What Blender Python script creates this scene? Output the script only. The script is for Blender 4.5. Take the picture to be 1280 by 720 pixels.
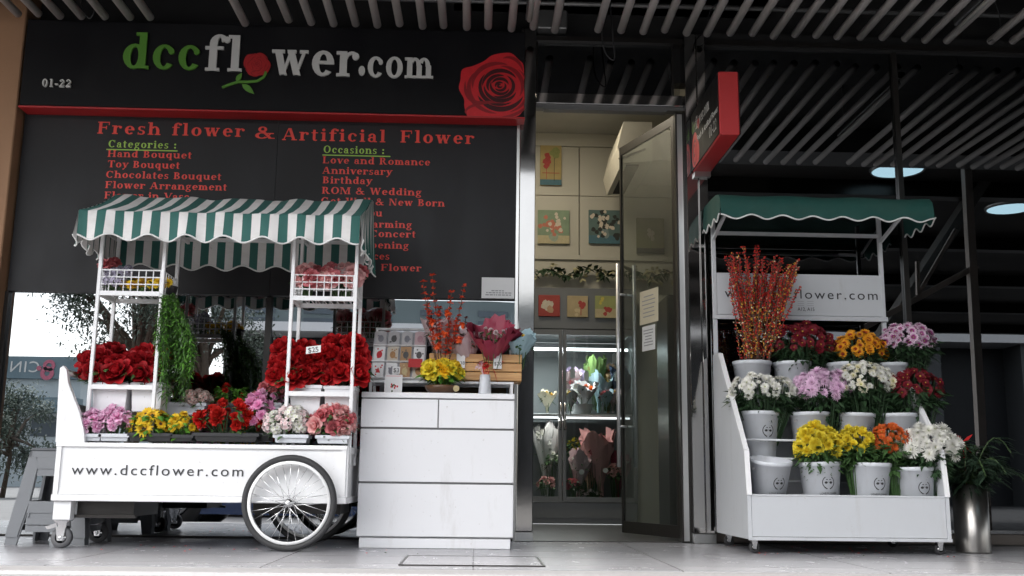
import bpy, math, random
from mathutils import Vector, Matrix, Quaternion
R = math.radians
for o in list(bpy.data.objects): bpy.data.objects.remove(o)
S = bpy.context.scene
COL = S.collection
# ------------------------------------------------------------------ camera
FPX = 1290.0                       # focal length in photo pixels (1280 wide)
CAM = Vector((0, -5.85, 0.336))
TILT, YAW, ROLL = R(10.5), R(1.9), R(0.7)
_f = Vector((math.sin(YAW)*math.cos(TILT), math.cos(YAW)*math.cos(TILT), math.sin(TILT)))
_r0 = Vector((math.cos(YAW), -math.sin(YAW), 0))
_u0 = _r0.cross(_f)
_r = _r0*math.cos(ROLL) + _u0*math.sin(ROLL)
_u = _u0*math.cos(ROLL) - _r0*math.sin(ROLL)
cd = bpy.data.cameras.new('camera'); cam = bpy.data.objects.new('camera', cd); COL.objects.link(cam)
cd.sensor_width = 36; cd.lens = 36*FPX/1280; cd.clip_end = 2000; cd.clip_start = .05
M = Matrix((_r, _u, -_f)).transposed().to_4x4(); M.translation = CAM
cam.matrix_world = M
S.camera = cam
# ------------------------------------------------------------------ light
EXPO = 2.1
SUN_EL, SUN_AZ = R(51), math.atan2(-0.7, -0.72)
w = bpy.data.worlds.new('World'); S.world = w; w.use_nodes = True
nt = w.node_tree; bg = nt.nodes['Background']
sky = nt.nodes.new('ShaderNodeTexSky'); sky.sky_type = 'NISHITA'; sky.sun_disc = False
sky.sun_elevation = SUN_EL; sky.sun_rotation = SUN_AZ; sky.dust_density = 3.0; sky.air_density = 1.2
hs = nt.nodes.new('ShaderNodeHueSaturation'); hs.inputs['Saturation'].default_value = 0.22
nt.links.new(sky.outputs[0], hs.inputs['Color']); nt.links.new(hs.outputs[0], bg.inputs[0])
bg.inputs[1].default_value = 0.13
sl = bpy.data.lights.new('sun', 'SUN'); sl.energy = 1.1; sl.angle = R(13); sl.color = (1, .97, .92)
so = bpy.data.objects.new('sun', sl); COL.objects.link(so)
sd = Vector((math.sin(SUN_AZ)*math.cos(SUN_EL), math.cos(SUN_AZ)*math.cos(SUN_EL), math.sin(SUN_EL)))
so.rotation_euler = sd.to_track_quat('Z', 'Y').to_euler(); so.location = (-3, -8, 8)
S.view_settings.view_transform = 'Standard'; S.view_settings.look = 'None'
S.view_settings.exposure = EXPO; S.view_settings.gamma = 1; S.view_settings.use_curve_mapping = False
S.render.engine = 'CYCLES'
cy = S.cycles; cy.use_denoising = True; cy.max_bounces = 8; cy.diffuse_bounces = 4; cy.glossy_bounces = 4
cy.transparent_max_bounces = 16; cy.caustics_reflective = False; cy.caustics_refractive = False
cy.sample_clamp_indirect = 6
# ------------------------------------------------------------------ helpers
def ray(px, py): return _f*FPX + _r*(px-640) + _u*(360-py)
def P(px, py, Y):
    d = ray(px, py); return CAM + d*((Y-CAM.y)/d.y)
def G(px, py, Z=0):
    d = ray(px, py); return CAM + d*((Z-CAM.z)/d.z)
def PX(px, py, Y): return P(px, py, Y).x
def PZ(px, py, Y): return P(px, py, Y).z
def K(Y): return (Y-CAM.y)/FPX      # metres per photo pixel at depth Y
def org(p):
    v = Vector((0, 0, 0))
    while p: v = v + p.location; p = p.parent
    return v
class MB:
    def __init__(s): s.v = []; s.f = []; s.m = []; s.a = []
    def add(s, vs, fs, mi=0, att=None):
        n = len(s.v); s.v += [tuple(p) for p in vs]; s.f += [tuple(i+n for i in f) for f in fs]; s.m += [mi]*len(fs)
        s.a += list(att) if att else [0.0]*len(vs)
        return s
    def box(s, x0, x1, y0, y1, z0, z1, mi=0, bev=0.0):
        if x0 > x1: x0, x1 = x1, x0
        if y0 > y1: y0, y1 = y1, y0
        if z0 > z1: z0, z1 = z1, z0
        b = min(bev, (x1-x0)*.45, (y1-y0)*.45, (z1-z0)*.45)
        if b <= 0:
            vs = [(x, y, z) for z in (z0, z1) for y in (y0, y1) for x in (x0, x1)]
            return s.add(vs, [(0,2,3,1),(4,5,7,6),(0,1,5,4),(2,6,7,3),(0,4,6,2),(1,3,7,5)], mi)
        # bevelled box: 24 verts
        vs = []; idx = {}
        for ix, X in enumerate((x0, x1)):
            for iy, Y in enumerate((y0, y1)):
                for iz, Z in enumerate((z0, z1)):
                    sx, sy, sz = (1-2*ix)*b, (1-2*iy)*b, (1-2*iz)*b
                    idx[ix,iy,iz,0] = len(vs); vs.append((X, Y+sy, Z+sz))
                    idx[ix,iy,iz,1] = len(vs); vs.append((X+sx, Y, Z+sz))
                    idx[ix,iy,iz,2] = len(vs); vs.append((X+sx, Y+sy, Z))
        fs = []; g = idx
        fs += [(g[0,0,0,0],g[0,0,1,0],g[0,1,1,0],g[0,1,0,0]), (g[1,0,0,0],g[1,1,0,0],g[1,1,1,0],g[1,0,1,0])]
        fs += [(g[0,0,0,1],g[1,0,0,1],g[1,0,1,1],g[0,0,1,1]), (g[0,1,0,1],g[0,1,1,1],g[1,1,1,1],g[1,1,0,1])]
        fs += [(g[0,0,0,2],g[0,1,0,2],g[1,1,0,2],g[1,0,0,2]), (g[0,0,1,2],g[1,0,1,2],g[1,1,1,2],g[0,1,1,2])]
        for a in (0,1):
            for c in (0,1):
                q = (g[a,c,0,0],g[a,c,0,1],g[a,c,1,1],g[a,c,1,0]); fs.append(q if a == c else q[::-1])
                q = (g[a,0,c,0],g[a,1,c,0],g[a,1,c,2],g[a,0,c,2]); fs.append(q if a == c else q[::-1])
                q = (g[0,a,c,1],g[1,a,c,1],g[1,a,c,2],g[0,a,c,2]); fs.append(q[::-1] if a == c else q)
        for a in (0,1):
            for bb in (0,1):
                for c in (0,1):
                    q = (g[a,bb,c,0],g[a,bb,c,1],g[a,bb,c,2]); fs.append(q if (a+bb+c) % 2 == 1 else q[::-1])
        return s.add(vs, fs, mi)
    def poly(s, pts, mi=0): return s.add(pts, [tuple(range(len(pts)))], mi)
    def prism(s, pts, d, mi=0):           # pts a planar loop, d an offset vector
        d = Vector(d); n = len(pts); a = [Vector(p) for p in pts]; b = [p+d for p in a]
        fs = [tuple(range(n))[::-1], tuple(range(n, 2*n))] + [(i, (i+1) % n, n+(i+1) % n, n+i) for i in range(n)]
        return s.add(a+b, fs, mi)
    def bar(s, p0, p1, w, h=None, mi=0):  # rectangular bar
        h = h or w; p0 = Vector(p0); p1 = Vector(p1); d = (p1-p0).normalized()
        up = Vector((0,0,1)) if abs(d.z) < .9 else Vector((0,1,0))
        x = d.cross(up).normalized(); y = x.cross(d)
        q = [x*a*w/2 + y*b*h/2 for a, b in ((-1,-1),(1,-1),(1,1),(-1,1))]
        return s.add([p0+c for c in q]+[p1+c for c in q], [(0,1,2,3),(7,6,5,4),(0,4,5,1),(1,5,6,2),(2,6,7,3),(3,7,4,0)], mi)
    def tube(s, pts, r, n=8, mi=0, closed=False, cap=True):
        pts = [Vector(p) for p in pts]; m = len(pts); rs = r if isinstance(r, (list, tuple)) else [r]*m
        vs = []; prev = None
        for i, p in enumerate(pts):
            a = pts[i-1] if (i or closed) else p; b = pts[(i+1) % m] if (i < m-1 or closed) else p
            d = (b-a).normalized()
            if prev is None:
                up = Vector((0,0,1)) if abs(d.z) < .9 else Vector((0,1,0)); x = d.cross(up).normalized()
            else: x = (prev - d*prev.dot(d)).normalized()
            prev = x; y = d.cross(x)
            vs += [p + (x*math.cos(2*math.pi*k/n) + y*math.sin(2*math.pi*k/n))*rs[i] for k in range(n)]
        fs = []
        for i in range(m if closed else m-1):
            j = (i+1) % m
            fs += [(i*n+k, i*n+(k+1) % n, j*n+(k+1) % n, j*n+k) for k in range(n)]
        if cap and not closed: fs += [tuple(range(n))[::-1], tuple(range((m-1)*n, m*n))]
        return s.add(vs, fs, mi)
    def lathe(s, prof, c=(0,0,0), n=24, mi=0, axis='z', cap=(False, False)):
        c = Vector(c); vs = []
        for r, h in prof:
            for k in range(n):
                a = 2*math.pi*k/n; x, y = r*math.cos(a), r*math.sin(a)
                vs.append(c + (Vector((x, y, h)) if axis == 'z' else Vector((x, h, y)) if axis == 'y' else Vector((h, x, y))))
        fs = []
        for i in range(len(prof)-1):
            fs += [(i*n+k, i*n+(k+1) % n, (i+1)*n+(k+1) % n, (i+1)*n+k) for k in range(n)]
        if cap[0]: fs.append(tuple(range(n))[::-1])
        if cap[1]: fs.append(tuple(range((len(prof)-1)*n, len(prof)*n)))
        if axis == 'y': fs = [f[::-1] for f in fs]
        return s.add(vs, fs, mi)
    def mesh(s, name, mats, smooth=False, off=Vector((0,0,0))):
        me = bpy.data.meshes.new(name)
        me.from_pydata([(x-off.x, y-off.y, z-off.z) for x, y, z in s.v], [], s.f)
        mats = mats if isinstance(mats, (list, tuple)) else [mats]
        for m in mats: me.materials.append(m)
        if len(mats) > 1: me.polygons.foreach_set('material_index', s.m)
        if any(s.a):
            at = me.attributes.new('pu', 'FLOAT', 'POINT'); at.data.foreach_set('value', s.a)
        if smooth: me.polygons.foreach_set('use_smooth', [True]*len(me.polygons))
        me.update(); return me
    def build(s, name, mats, parent=None, smooth=False, label=None):
        o = bpy.data.objects.new(name, s.mesh(name, mats, smooth, org(parent))); COL.objects.link(o)
        o.parent = parent
        if label: o['label'] = label
        return o
def tag(o, label, cat, group=None, kind=None):
    o['label'] = label; o['category'] = cat
    if group: o['group'] = group
    if kind: o['kind'] = kind
    return o
def thing(name, label, cat, loc=(0,0,0), group=None):
    o = bpy.data.objects.new(name, None); COL.objects.link(o); o.location = loc; o.empty_display_size = .05
    return tag(o, label, cat, group)
def struct(name, mb, m): 
    o = mb.build(name, m); o['kind'] = 'structure'; return o
def copy_tree(o, parent=None):
    c = o.copy(); COL.objects.link(c); c.parent = parent
    for ch in o.children: copy_tree(ch, c)
    return c
# ------------------------------------------------------------------ materials
def mat(name, c, rough=.5, metal=0, var=.12, scale=8, bump=0, bscale=60, rnd=0, spec=.5, coat=0):
    m = bpy.data.materials.new(name); m.use_nodes = True; t = m.node_tree; b = t.nodes['Principled BSDF']
    b.inputs['Roughness'].default_value = rough; b.inputs['Metallic'].default_value = metal
    b.inputs['Specular IOR Level'].default_value = spec; b.inputs['Coat Weight'].default_value = coat
    tc = t.nodes.new('ShaderNodeTexCoord'); no = t.nodes.new('ShaderNodeTexNoise')
    no.inputs['Scale'].default_value = scale; no.inputs['Detail'].default_value = 5; no.inputs['Roughness'].default_value = .6
    t.links.new(tc.outputs['Object'], no.inputs['Vector'])
    mx = t.nodes.new('ShaderNodeMix'); mx.data_type = 'RGBA'
    mx.inputs['A'].default_value = (*[max(0, x*(1-var)) for x in c], 1); mx.inputs['B'].default_value = (*[min(1, x*(1+var)) for x in c], 1)
    t.links.new(no.outputs['Fac'], mx.inputs['Factor']); out = mx.outputs['Result']
    if rnd:
        oi = t.nodes.new('ShaderNodeObjectInfo'); mr = t.nodes.new('ShaderNodeMapRange')
        mr.inputs['To Min'].default_value = 1-rnd; mr.inputs['To Max'].default_value = 1+rnd
        t.links.new(oi.outputs['Random'], mr.inputs['Value'])
        h = t.nodes.new('ShaderNodeHueSaturation'); t.links.new(out, h.inputs['Color']); t.links.new(mr.outputs['Result'], h.inputs['Value']); out = h.outputs['Color']
    t.links.new(out, b.inputs['Base Color'])
    if bump:
        n2 = t.nodes.new('ShaderNodeTexNoise'); n2.inputs['Scale'].default_value = bscale; n2.inputs['Detail'].default_value = 3
        t.links.new(tc.outputs['Object'], n2.inputs['Vector'])
        bp = t.nodes.new('ShaderNodeBump'); bp.inputs['Strength'].default_value = bump; bp.inputs['Distance'].default_value = .01
        t.links.new(n2.outputs['Fac'], bp.inputs['Height']); t.links.new(bp.outputs['Normal'], b.inputs['Normal'])
    return m
def petal_mat(name, inner, outer, pos=(.1, .6), rough=.55, rnd=.15, trans=.25):
    m = bpy.data.materials.new(name); m.use_nodes = True; t = m.node_tree; b = t.nodes['Principled BSDF']; b.inputs['Roughness'].default_value = rough
    b.inputs['Specular IOR Level'].default_value = .25
    at = t.nodes.new('ShaderNodeAttribute'); at.attribute_name = 'pu'
    cr = t.nodes.new('ShaderNodeValToRGB'); cr.color_ramp.elements[0].position = pos[0]; cr.color_ramp.elements[1].position = pos[1]
    cr.color_ramp.elements[0].color = (*inner, 1); cr.color_ramp.elements[1].color = (*outer, 1)
    t.links.new(at.outputs['Fac'], cr.inputs['Fac'])
    oi = t.nodes.new('ShaderNodeObjectInfo'); mr = t.nodes.new('ShaderNodeMapRange'); mr.inputs['To Min'].default_value = 1-rnd; mr.inputs['To Max'].default_value = 1+rnd
    t.links.new(oi.outputs['Random'], mr.inputs['Value'])
    h = t.nodes.new('ShaderNodeHueSaturation'); t.links.new(cr.outputs['Color'], h.inputs['Color']); t.links.new(mr.outputs['Result'], h.inputs['Value'])
    t.links.new(h.outputs['Color'], b.inputs['Base Color'])
    tr = t.nodes.new('ShaderNodeBsdfTranslucent'); t.links.new(h.outputs['Color'], tr.inputs['Color'])
    ms = t.nodes.new('ShaderNodeMixShader'); ms.inputs[0].default_value = trans
    t.links.new(b.outputs[0], ms.inputs[1]); t.links.new(tr.outputs[0], ms.inputs[2]); t.links.new(ms.outputs[0], t.nodes['Material Output'].inputs[0])
    return m
def glass_mat(name, refl, tint, rough=0.0, film=None, filmfac=0.0, wav=0.0):
    m = bpy.data.materials.new(name); m.use_nodes = True; t = m.node_tree; t.nodes.remove(t.nodes['Principled BSDF'])
    gl = t.nodes.new('ShaderNodeBsdfGlossy'); gl.inputs['Roughness'].default_value = rough; gl.inputs['Color'].default_value = (.92, .96, 1, 1)
    tr = t.nodes.new('ShaderNodeBsdfTransparent'); tr.inputs['Color'].default_value = (*tint, 1)
    fr = t.nodes.new('ShaderNodeFresnel'); fr.inputs['IOR'].default_value = 1.45
    mr = t.nodes.new('ShaderNodeMapRange'); mr.inputs['From Min'].default_value = .0; mr.inputs['From Max'].default_value = 1; mr.inputs['To Min'].default_value = refl; mr.inputs['To Max'].default_value = 1
    t.links.new(fr.outputs[0], mr.inputs['Value'])
    ge = t.nodes.new('ShaderNodeNewGeometry'); sb = t.nodes.new('ShaderNodeMath'); sb.operation = 'SUBTRACT'; sb.inputs[0].default_value = 1; t.links.new(ge.outputs['Backfacing'], sb.inputs[1])
    mu = t.nodes.new('ShaderNodeMath'); mu.operation = 'MULTIPLY'; t.links.new(mr.outputs[0], mu.inputs[0]); t.links.new(sb.outputs[0], mu.inputs[1])   # reflect once, on the outer face
    ms = t.nodes.new('ShaderNodeMixShader'); t.links.new(mu.outputs[0], ms.inputs[0]); t.links.new(tr.outputs[0], ms.inputs[1]); t.links.new(gl.outputs[0], ms.inputs[2])
    if wav:
        tc = t.nodes.new('ShaderNodeTexCoord'); no = t.nodes.new('ShaderNodeTexNoise'); no.inputs['Scale'].default_value = 1.3; t.links.new(tc.outputs['Object'], no.inputs['Vector'])
        bp = t.nodes.new('ShaderNodeBump'); bp.inputs['Strength'].default_value = wav; bp.inputs['Distance'].default_value = .02
        t.links.new(no.outputs['Fac'], bp.inputs['Height']); t.links.new(bp.outputs['Normal'], gl.inputs['Normal'])
    t.links.new(ms.outputs[0], t.nodes['Material Output'].inputs[0])
    return m
def emit(name, c, s):
    m = bpy.data.materials.new(name); m.use_nodes = True; b = m.node_tree.nodes['Principled BSDF']
    b.inputs['Base Color'].default_value = (*c, 1); b.inputs['Emission Color'].default_value = (*c, 1); b.inputs['Emission Strength'].default_value = s
    return m
def tile_mat(name, c1, c2, mortar, sx, sz, rough=.3, off=0.0, gap=.004):
    m = mat(name, c1, rough, 0, .1, 3, .04, 220); t = m.node_tree; b = t.nodes['Principled BSDF']
    old = b.inputs['Base Color'].links[0].from_socket
    ge = t.nodes.new('ShaderNodeNewGeometry'); br = t.nodes.new('ShaderNodeTexBrick')
    br.offset = off; br.inputs['Scale'].default_value = 1; br.inputs['Brick Width'].default_value = sx; br.inputs['Row Height'].default_value = sz
    br.inputs['Mortar Size'].default_value = gap; br.inputs['Mortar Smooth'].default_value = .2
    br.inputs['Color1'].default_value = (1, 1, 1, 1); br.inputs['Color2'].default_value = (.88, .88, .89, 1); br.inputs['Mortar'].default_value = (*mortar, 1)
    t.links.new(ge.outputs['Position'], br.inputs['Vector'])
    mx = t.nodes.new('ShaderNodeMix'); mx.data_type = 'RGBA'; mx.blend_type = 'MULTIPLY'; mx.inputs['Factor'].default_value = 1
    t.links.new(old, mx.inputs['A']); t.links.new(br.outputs['Color'], mx.inputs['B']); t.links.new(mx.outputs['Result'], b.inputs['Base Color'])
    return m
def wood_mat(name, c1, c2, sc=(3, 30, 30)):
    m = mat(name, c1, .5); t = m.node_tree; b = t.nodes['Principled BSDF']
    tc = t.nodes.new('ShaderNodeTexCoord'); mp = t.nodes.new('ShaderNodeMapping'); mp.inputs['Scale'].default_value = sc
    no = t.nodes.new('ShaderNodeTexNoise'); no.inputs['Scale'].default_value = 2; no.inputs['Detail'].default_value = 6
    t.links.new(tc.outputs['Object'], mp.inputs['Vector']); t.links.new(mp.outputs[0], no.inputs['Vector'])
    cr = t.nodes.new('ShaderNodeValToRGB'); cr.color_ramp.elements[0].position = .35; cr.color_ramp.elements[1].position = .65
    cr.color_ramp.elements[0].color = (*c1, 1); cr.color_ramp.elements[1].color = (*c2, 1)
    t.links.new(no.outputs['Fac'], cr.inputs['Fac']); t.links.new(cr.outputs[0], b.inputs['Base Color'])
    return m
def grime(m, amt, col=(.30,.26,.21), scale=(7, 7, 1.6), lo=.56, hi=.78, speck=True):
    """scuffs and dirt with their own shape: streaky noise mixed over the base colour"""
    t = m.node_tree; b = t.nodes['Principled BSDF']; old = b.inputs['Base Color'].links[0].from_socket
    tc = t.nodes.new('ShaderNodeTexCoord'); mp = t.nodes.new('ShaderNodeMapping'); mp.inputs['Scale'].default_value = scale; t.links.new(tc.outputs['Object'], mp.inputs['Vector'])
    no = t.nodes.new('ShaderNodeTexNoise'); no.inputs['Scale'].default_value = 1.7; no.inputs['Detail'].default_value = 9; no.inputs['Roughness'].default_value = .72; t.links.new(mp.outputs[0], no.inputs['Vector'])
    mr = t.nodes.new('ShaderNodeMapRange'); mr.inputs['From Min'].default_value = lo; mr.inputs['From Max'].default_value = hi; mr.inputs['To Max'].default_value = amt; t.links.new(no.outputs['Fac'], mr.inputs['Value']); fac = mr.outputs['Result']
    if speck:
        n2 = t.nodes.new('ShaderNodeTexNoise'); n2.inputs['Scale'].default_value = 55; n2.inputs['Detail'].default_value = 2; t.links.new(tc.outputs['Object'], n2.inputs['Vector'])
        m2 = t.nodes.new('ShaderNodeMapRange'); m2.inputs['From Min'].default_value = .70; m2.inputs['From Max'].default_value = .78; m2.inputs['To Max'].default_value = amt*1.2; t.links.new(n2.outputs['Fac'], m2.inputs['Value'])
        ad = t.nodes.new('ShaderNodeMath'); ad.operation = 'MAXIMUM'; t.links.new(fac, ad.inputs[0]); t.links.new(m2.outputs['Result'], ad.inputs[1]); fac = ad.outputs[0]
    mx = t.nodes.new('ShaderNodeMix'); mx.data_type = 'RGBA'; mx.inputs['B'].default_value = (*col, 1); t.links.new(fac, mx.inputs['Factor']); t.links.new(old, mx.inputs['A']); t.links.new(mx.outputs['Result'], b.inputs['Base Color'])
    ra = t.nodes.new('ShaderNodeMath'); ra.operation = 'MULTIPLY_ADD'; ra.inputs[1].default_value = .5; ra.inputs[2].default_value = b.inputs['Roughness'].default_value; t.links.new(fac, ra.inputs[0]); t.links.new(ra.outputs[0], b.inputs['Roughness'])
    return m
white = mat('white_paint', (.78, .78, .79), .38, 0, .05, 6, .03, 90)
standw = mat('shaded_white_paint', (.52, .535, .56), .35, 0, .04, 5)  # white stand paint, greyed to carry the shade on the right side
white2 = mat('white_lacquer', (.74, .74, .76), .28, 0, .03, 3)
offwhite = mat('offwhite_plastic', (.58, .60, .64), .4, 0, .05, 9, rnd=.05)
black = mat('black_panel', (.005, .005, .0065), .5, 0, .3, 3, spec=.2)
panel_m = mat('dark_vinyl', (.013, .013, .0155), .5, 0, .35, 2.2, spec=.33)
blackpaint = mat('black_paint', (.012, .012, .013), .6, 0, .3, 6)
redp = mat('red_vinyl', (.42, .02, .022), .4, 0, .12, 5)
redtxt = mat('red_lettering', (.74, .06, .042), .5, 0, .1, 9)
greentxt = mat('lime_lettering', (.34, .55, .08), .5)
signgreen = mat('sign_green', (.10, .27, .035), .45, 0, .1, 8)
signwhite = mat('sign_white', (.62, .62, .60), .45, 0, .06, 8)
ink = mat('black_ink', (.03, .03, .032), .5)
greyink = mat('grey_ink', (.3, .3, .31), .6)
steel = mat('polished_steel', (.44, .43, .42), .06, 1, .06, 2, .015, 6)
steel_b = mat('brushed_steel', (.55, .55, .54), .28, 1, .08, 10)
chrome = mat('chrome', (.75, .75, .76), .14, 1, .03, 10)
rubber = mat('rubber', (.028, .028, .03), .7, 0, .3, 20, .15, 150)
rubber_g = mat('grey_rubber', (.10, .10, .105), .6, 0, .2, 20)
tubegrey = mat('grey_pvc_tube', (.62, .585, .565), .5, 0, .15, 3, rnd=.12)
darkframe = mat('dark_bronze_frame', (.035, .032, .030), .3, .5, .3, 5)
frame_grey = mat('grey_aluminium', (.20, .20, .20), .35, .6, .15, 6)
brown = mat('tan_wall_paint', (.34, .19, .105), .7, 0, .12, 1.5, .05, 80)
greenfab = mat('green_canvas', (.008, .070, .058), .75, 0, .18, 14, .1, 300)
striped_g = mat('green_stripe_canvas', (.026, .115, .10), .75, 0, .14, 14, .1, 300)
striped_w = mat('white_stripe_canvas', (.72, .70, .69), .75, 0, .07, 14, .1, 300)
trim_w = mat('white_trim', (.75, .75, .74), .6)
leafm = mat('leaf_green', (.045, .10, .028), .5, 0, .5, 25)
leafd = mat('leaf_dark', (.022, .052, .020), .5, 0, .45, 25)
leafb = mat('leaf_bright', (.075, .21, .022), .5, 0, .45, 20)
leaf_t = mat('tree_leaf', (.085, .115, .085), .6, 0, .5, 1.2)
bark = mat('bark', (.10, .075, .055), .9, 0, .3, 10, .4, 30)
stemm = mat('stem_green', (.05, .09, .03), .6)
twig = mat('brown_twig', (.09, .045, .03), .7)
cream = mat('cream_laminate', (.50, .48, .41), .5, 0, .05, 2)
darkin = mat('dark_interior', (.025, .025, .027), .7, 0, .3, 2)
greyplastic = mat('grey_stool_plastic', (.14, .148, .16), .45, 0, .06, 10, .05, 200)
blackpot = mat('black_plastic', (.022, .022, .024), .4, 0, .2, 15)
crate_m = wood_mat('pine_slat', (.45, .23, .085), (.58, .34, .14), (4, 40, 60))
bowl_m = mat('brown_ceramic', (.10, .05, .025), .25, 0, .4, 14)
paper = mat('white_paper', (.75, .75, .75), .7, 0, .04, 20)
paper_c = mat('cream_paper', (.62, .56, .42), .7, 0, .05, 20)

for m_, a_ in ((white, .30), (white2, .26), (standw, .32), (offwhite, .30)): grime(m_, a_)
grime(greenfab, .5, (.05,.10,.085), (3, 3, 6), .45, .75, False); grime(striped_w, .45, (.42,.39,.35), (3, 3, 5), .48, .75); grime(striped_g, .4, (.06,.13,.12), (3, 3, 5), .48, .75)
grime(panel_m, .5, (.035,.034,.034), (1.2, 1.2, .5), .42, .7); grime(black, .5, (.016,.016,.017), (1.2, 1.2, .6), .45, .7); grime(brown, .4, (.22,.13,.075), (3, 3, .7)); grime(blackpaint, .6, (.035,.033,.032), (2, 2, 2), .45, .7)
# ------------------------------------------------------------------ lettering
# a small bold serif alphabet drawn from bars, bands and slanted strokes
XH, CAP, ASC, s_, h_ = .48, .68, .71, .142, .056
def _R(x0, y0, x1, y1): return [[(x0, y0), (x1, y0), (x1, y1), (x0, y1)]]
def _E(cx, cy, rx, ry, sw, sh, a0=0, a1=360, n=20):
    q = []; n = max(5, int(n*abs(a1-a0)/360))
    for i in range(n):
        pts = []
        for a in (a0+(a1-a0)*i/n, a0+(a1-a0)*(i+1)/n):
            c, s = math.cos(R(a)), math.sin(R(a)); pts.append(((cx+rx*c, cy+ry*s), (cx+(rx-sw)*c, cy+(ry-sh)*s)))
        q.append([pts[0][1], pts[0][0], pts[1][0], pts[1][1]])
    return q
def _C(cx, cy, r): return [[(cx+r*math.cos(2*math.pi*k/12), cy+r*math.sin(2*math.pi*k/12)) for k in range(12)]]
def _D(x0, y0, x1, y1, w): return [[(x0, y0), (x0+w, y0), (x1+w, y1), (x1, y1)]] if y1 > y0 else [[(x1, y1), (x1+w, y1), (x0+w, y0), (x0, y0)]]
def _st(x, y0, y1, sv='btl', w=s_):        # stem with serifs: b bottom both, B bottom right, T top both, l top left, r top right
    g = _R(x, y0, x+w, y1)
    if 'b' in sv: g += _R(x-.06, y0, x+w+.06, y0+h_)
    if 'B' in sv: g += _R(x, y0, x+w+.07, y0+h_)
    if 'T' in sv: g += _R(x-.06, y1-h_, x+w+.06, y1)
    if 'l' in sv: g += _R(x-.07, y1-h_, x+w, y1)
    return g
def _ring(cx, cy, rx, ry, a0=0, a1=360): return _E(cx, cy, rx, ry, s_, h_, a0, a1)
def _v(x, y, w, h, ser=True):
    g = _D(x, y, x+w/2-.05, 0, s_) + _D(x+w/2-.02, 0, x+w-.03, y, .06)
    if ser: g += _R(x-.05, y-h_, x+s_+.06, y) + _R(x+w-.08, y-h_, x+w+.09, y)
    return g
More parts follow.
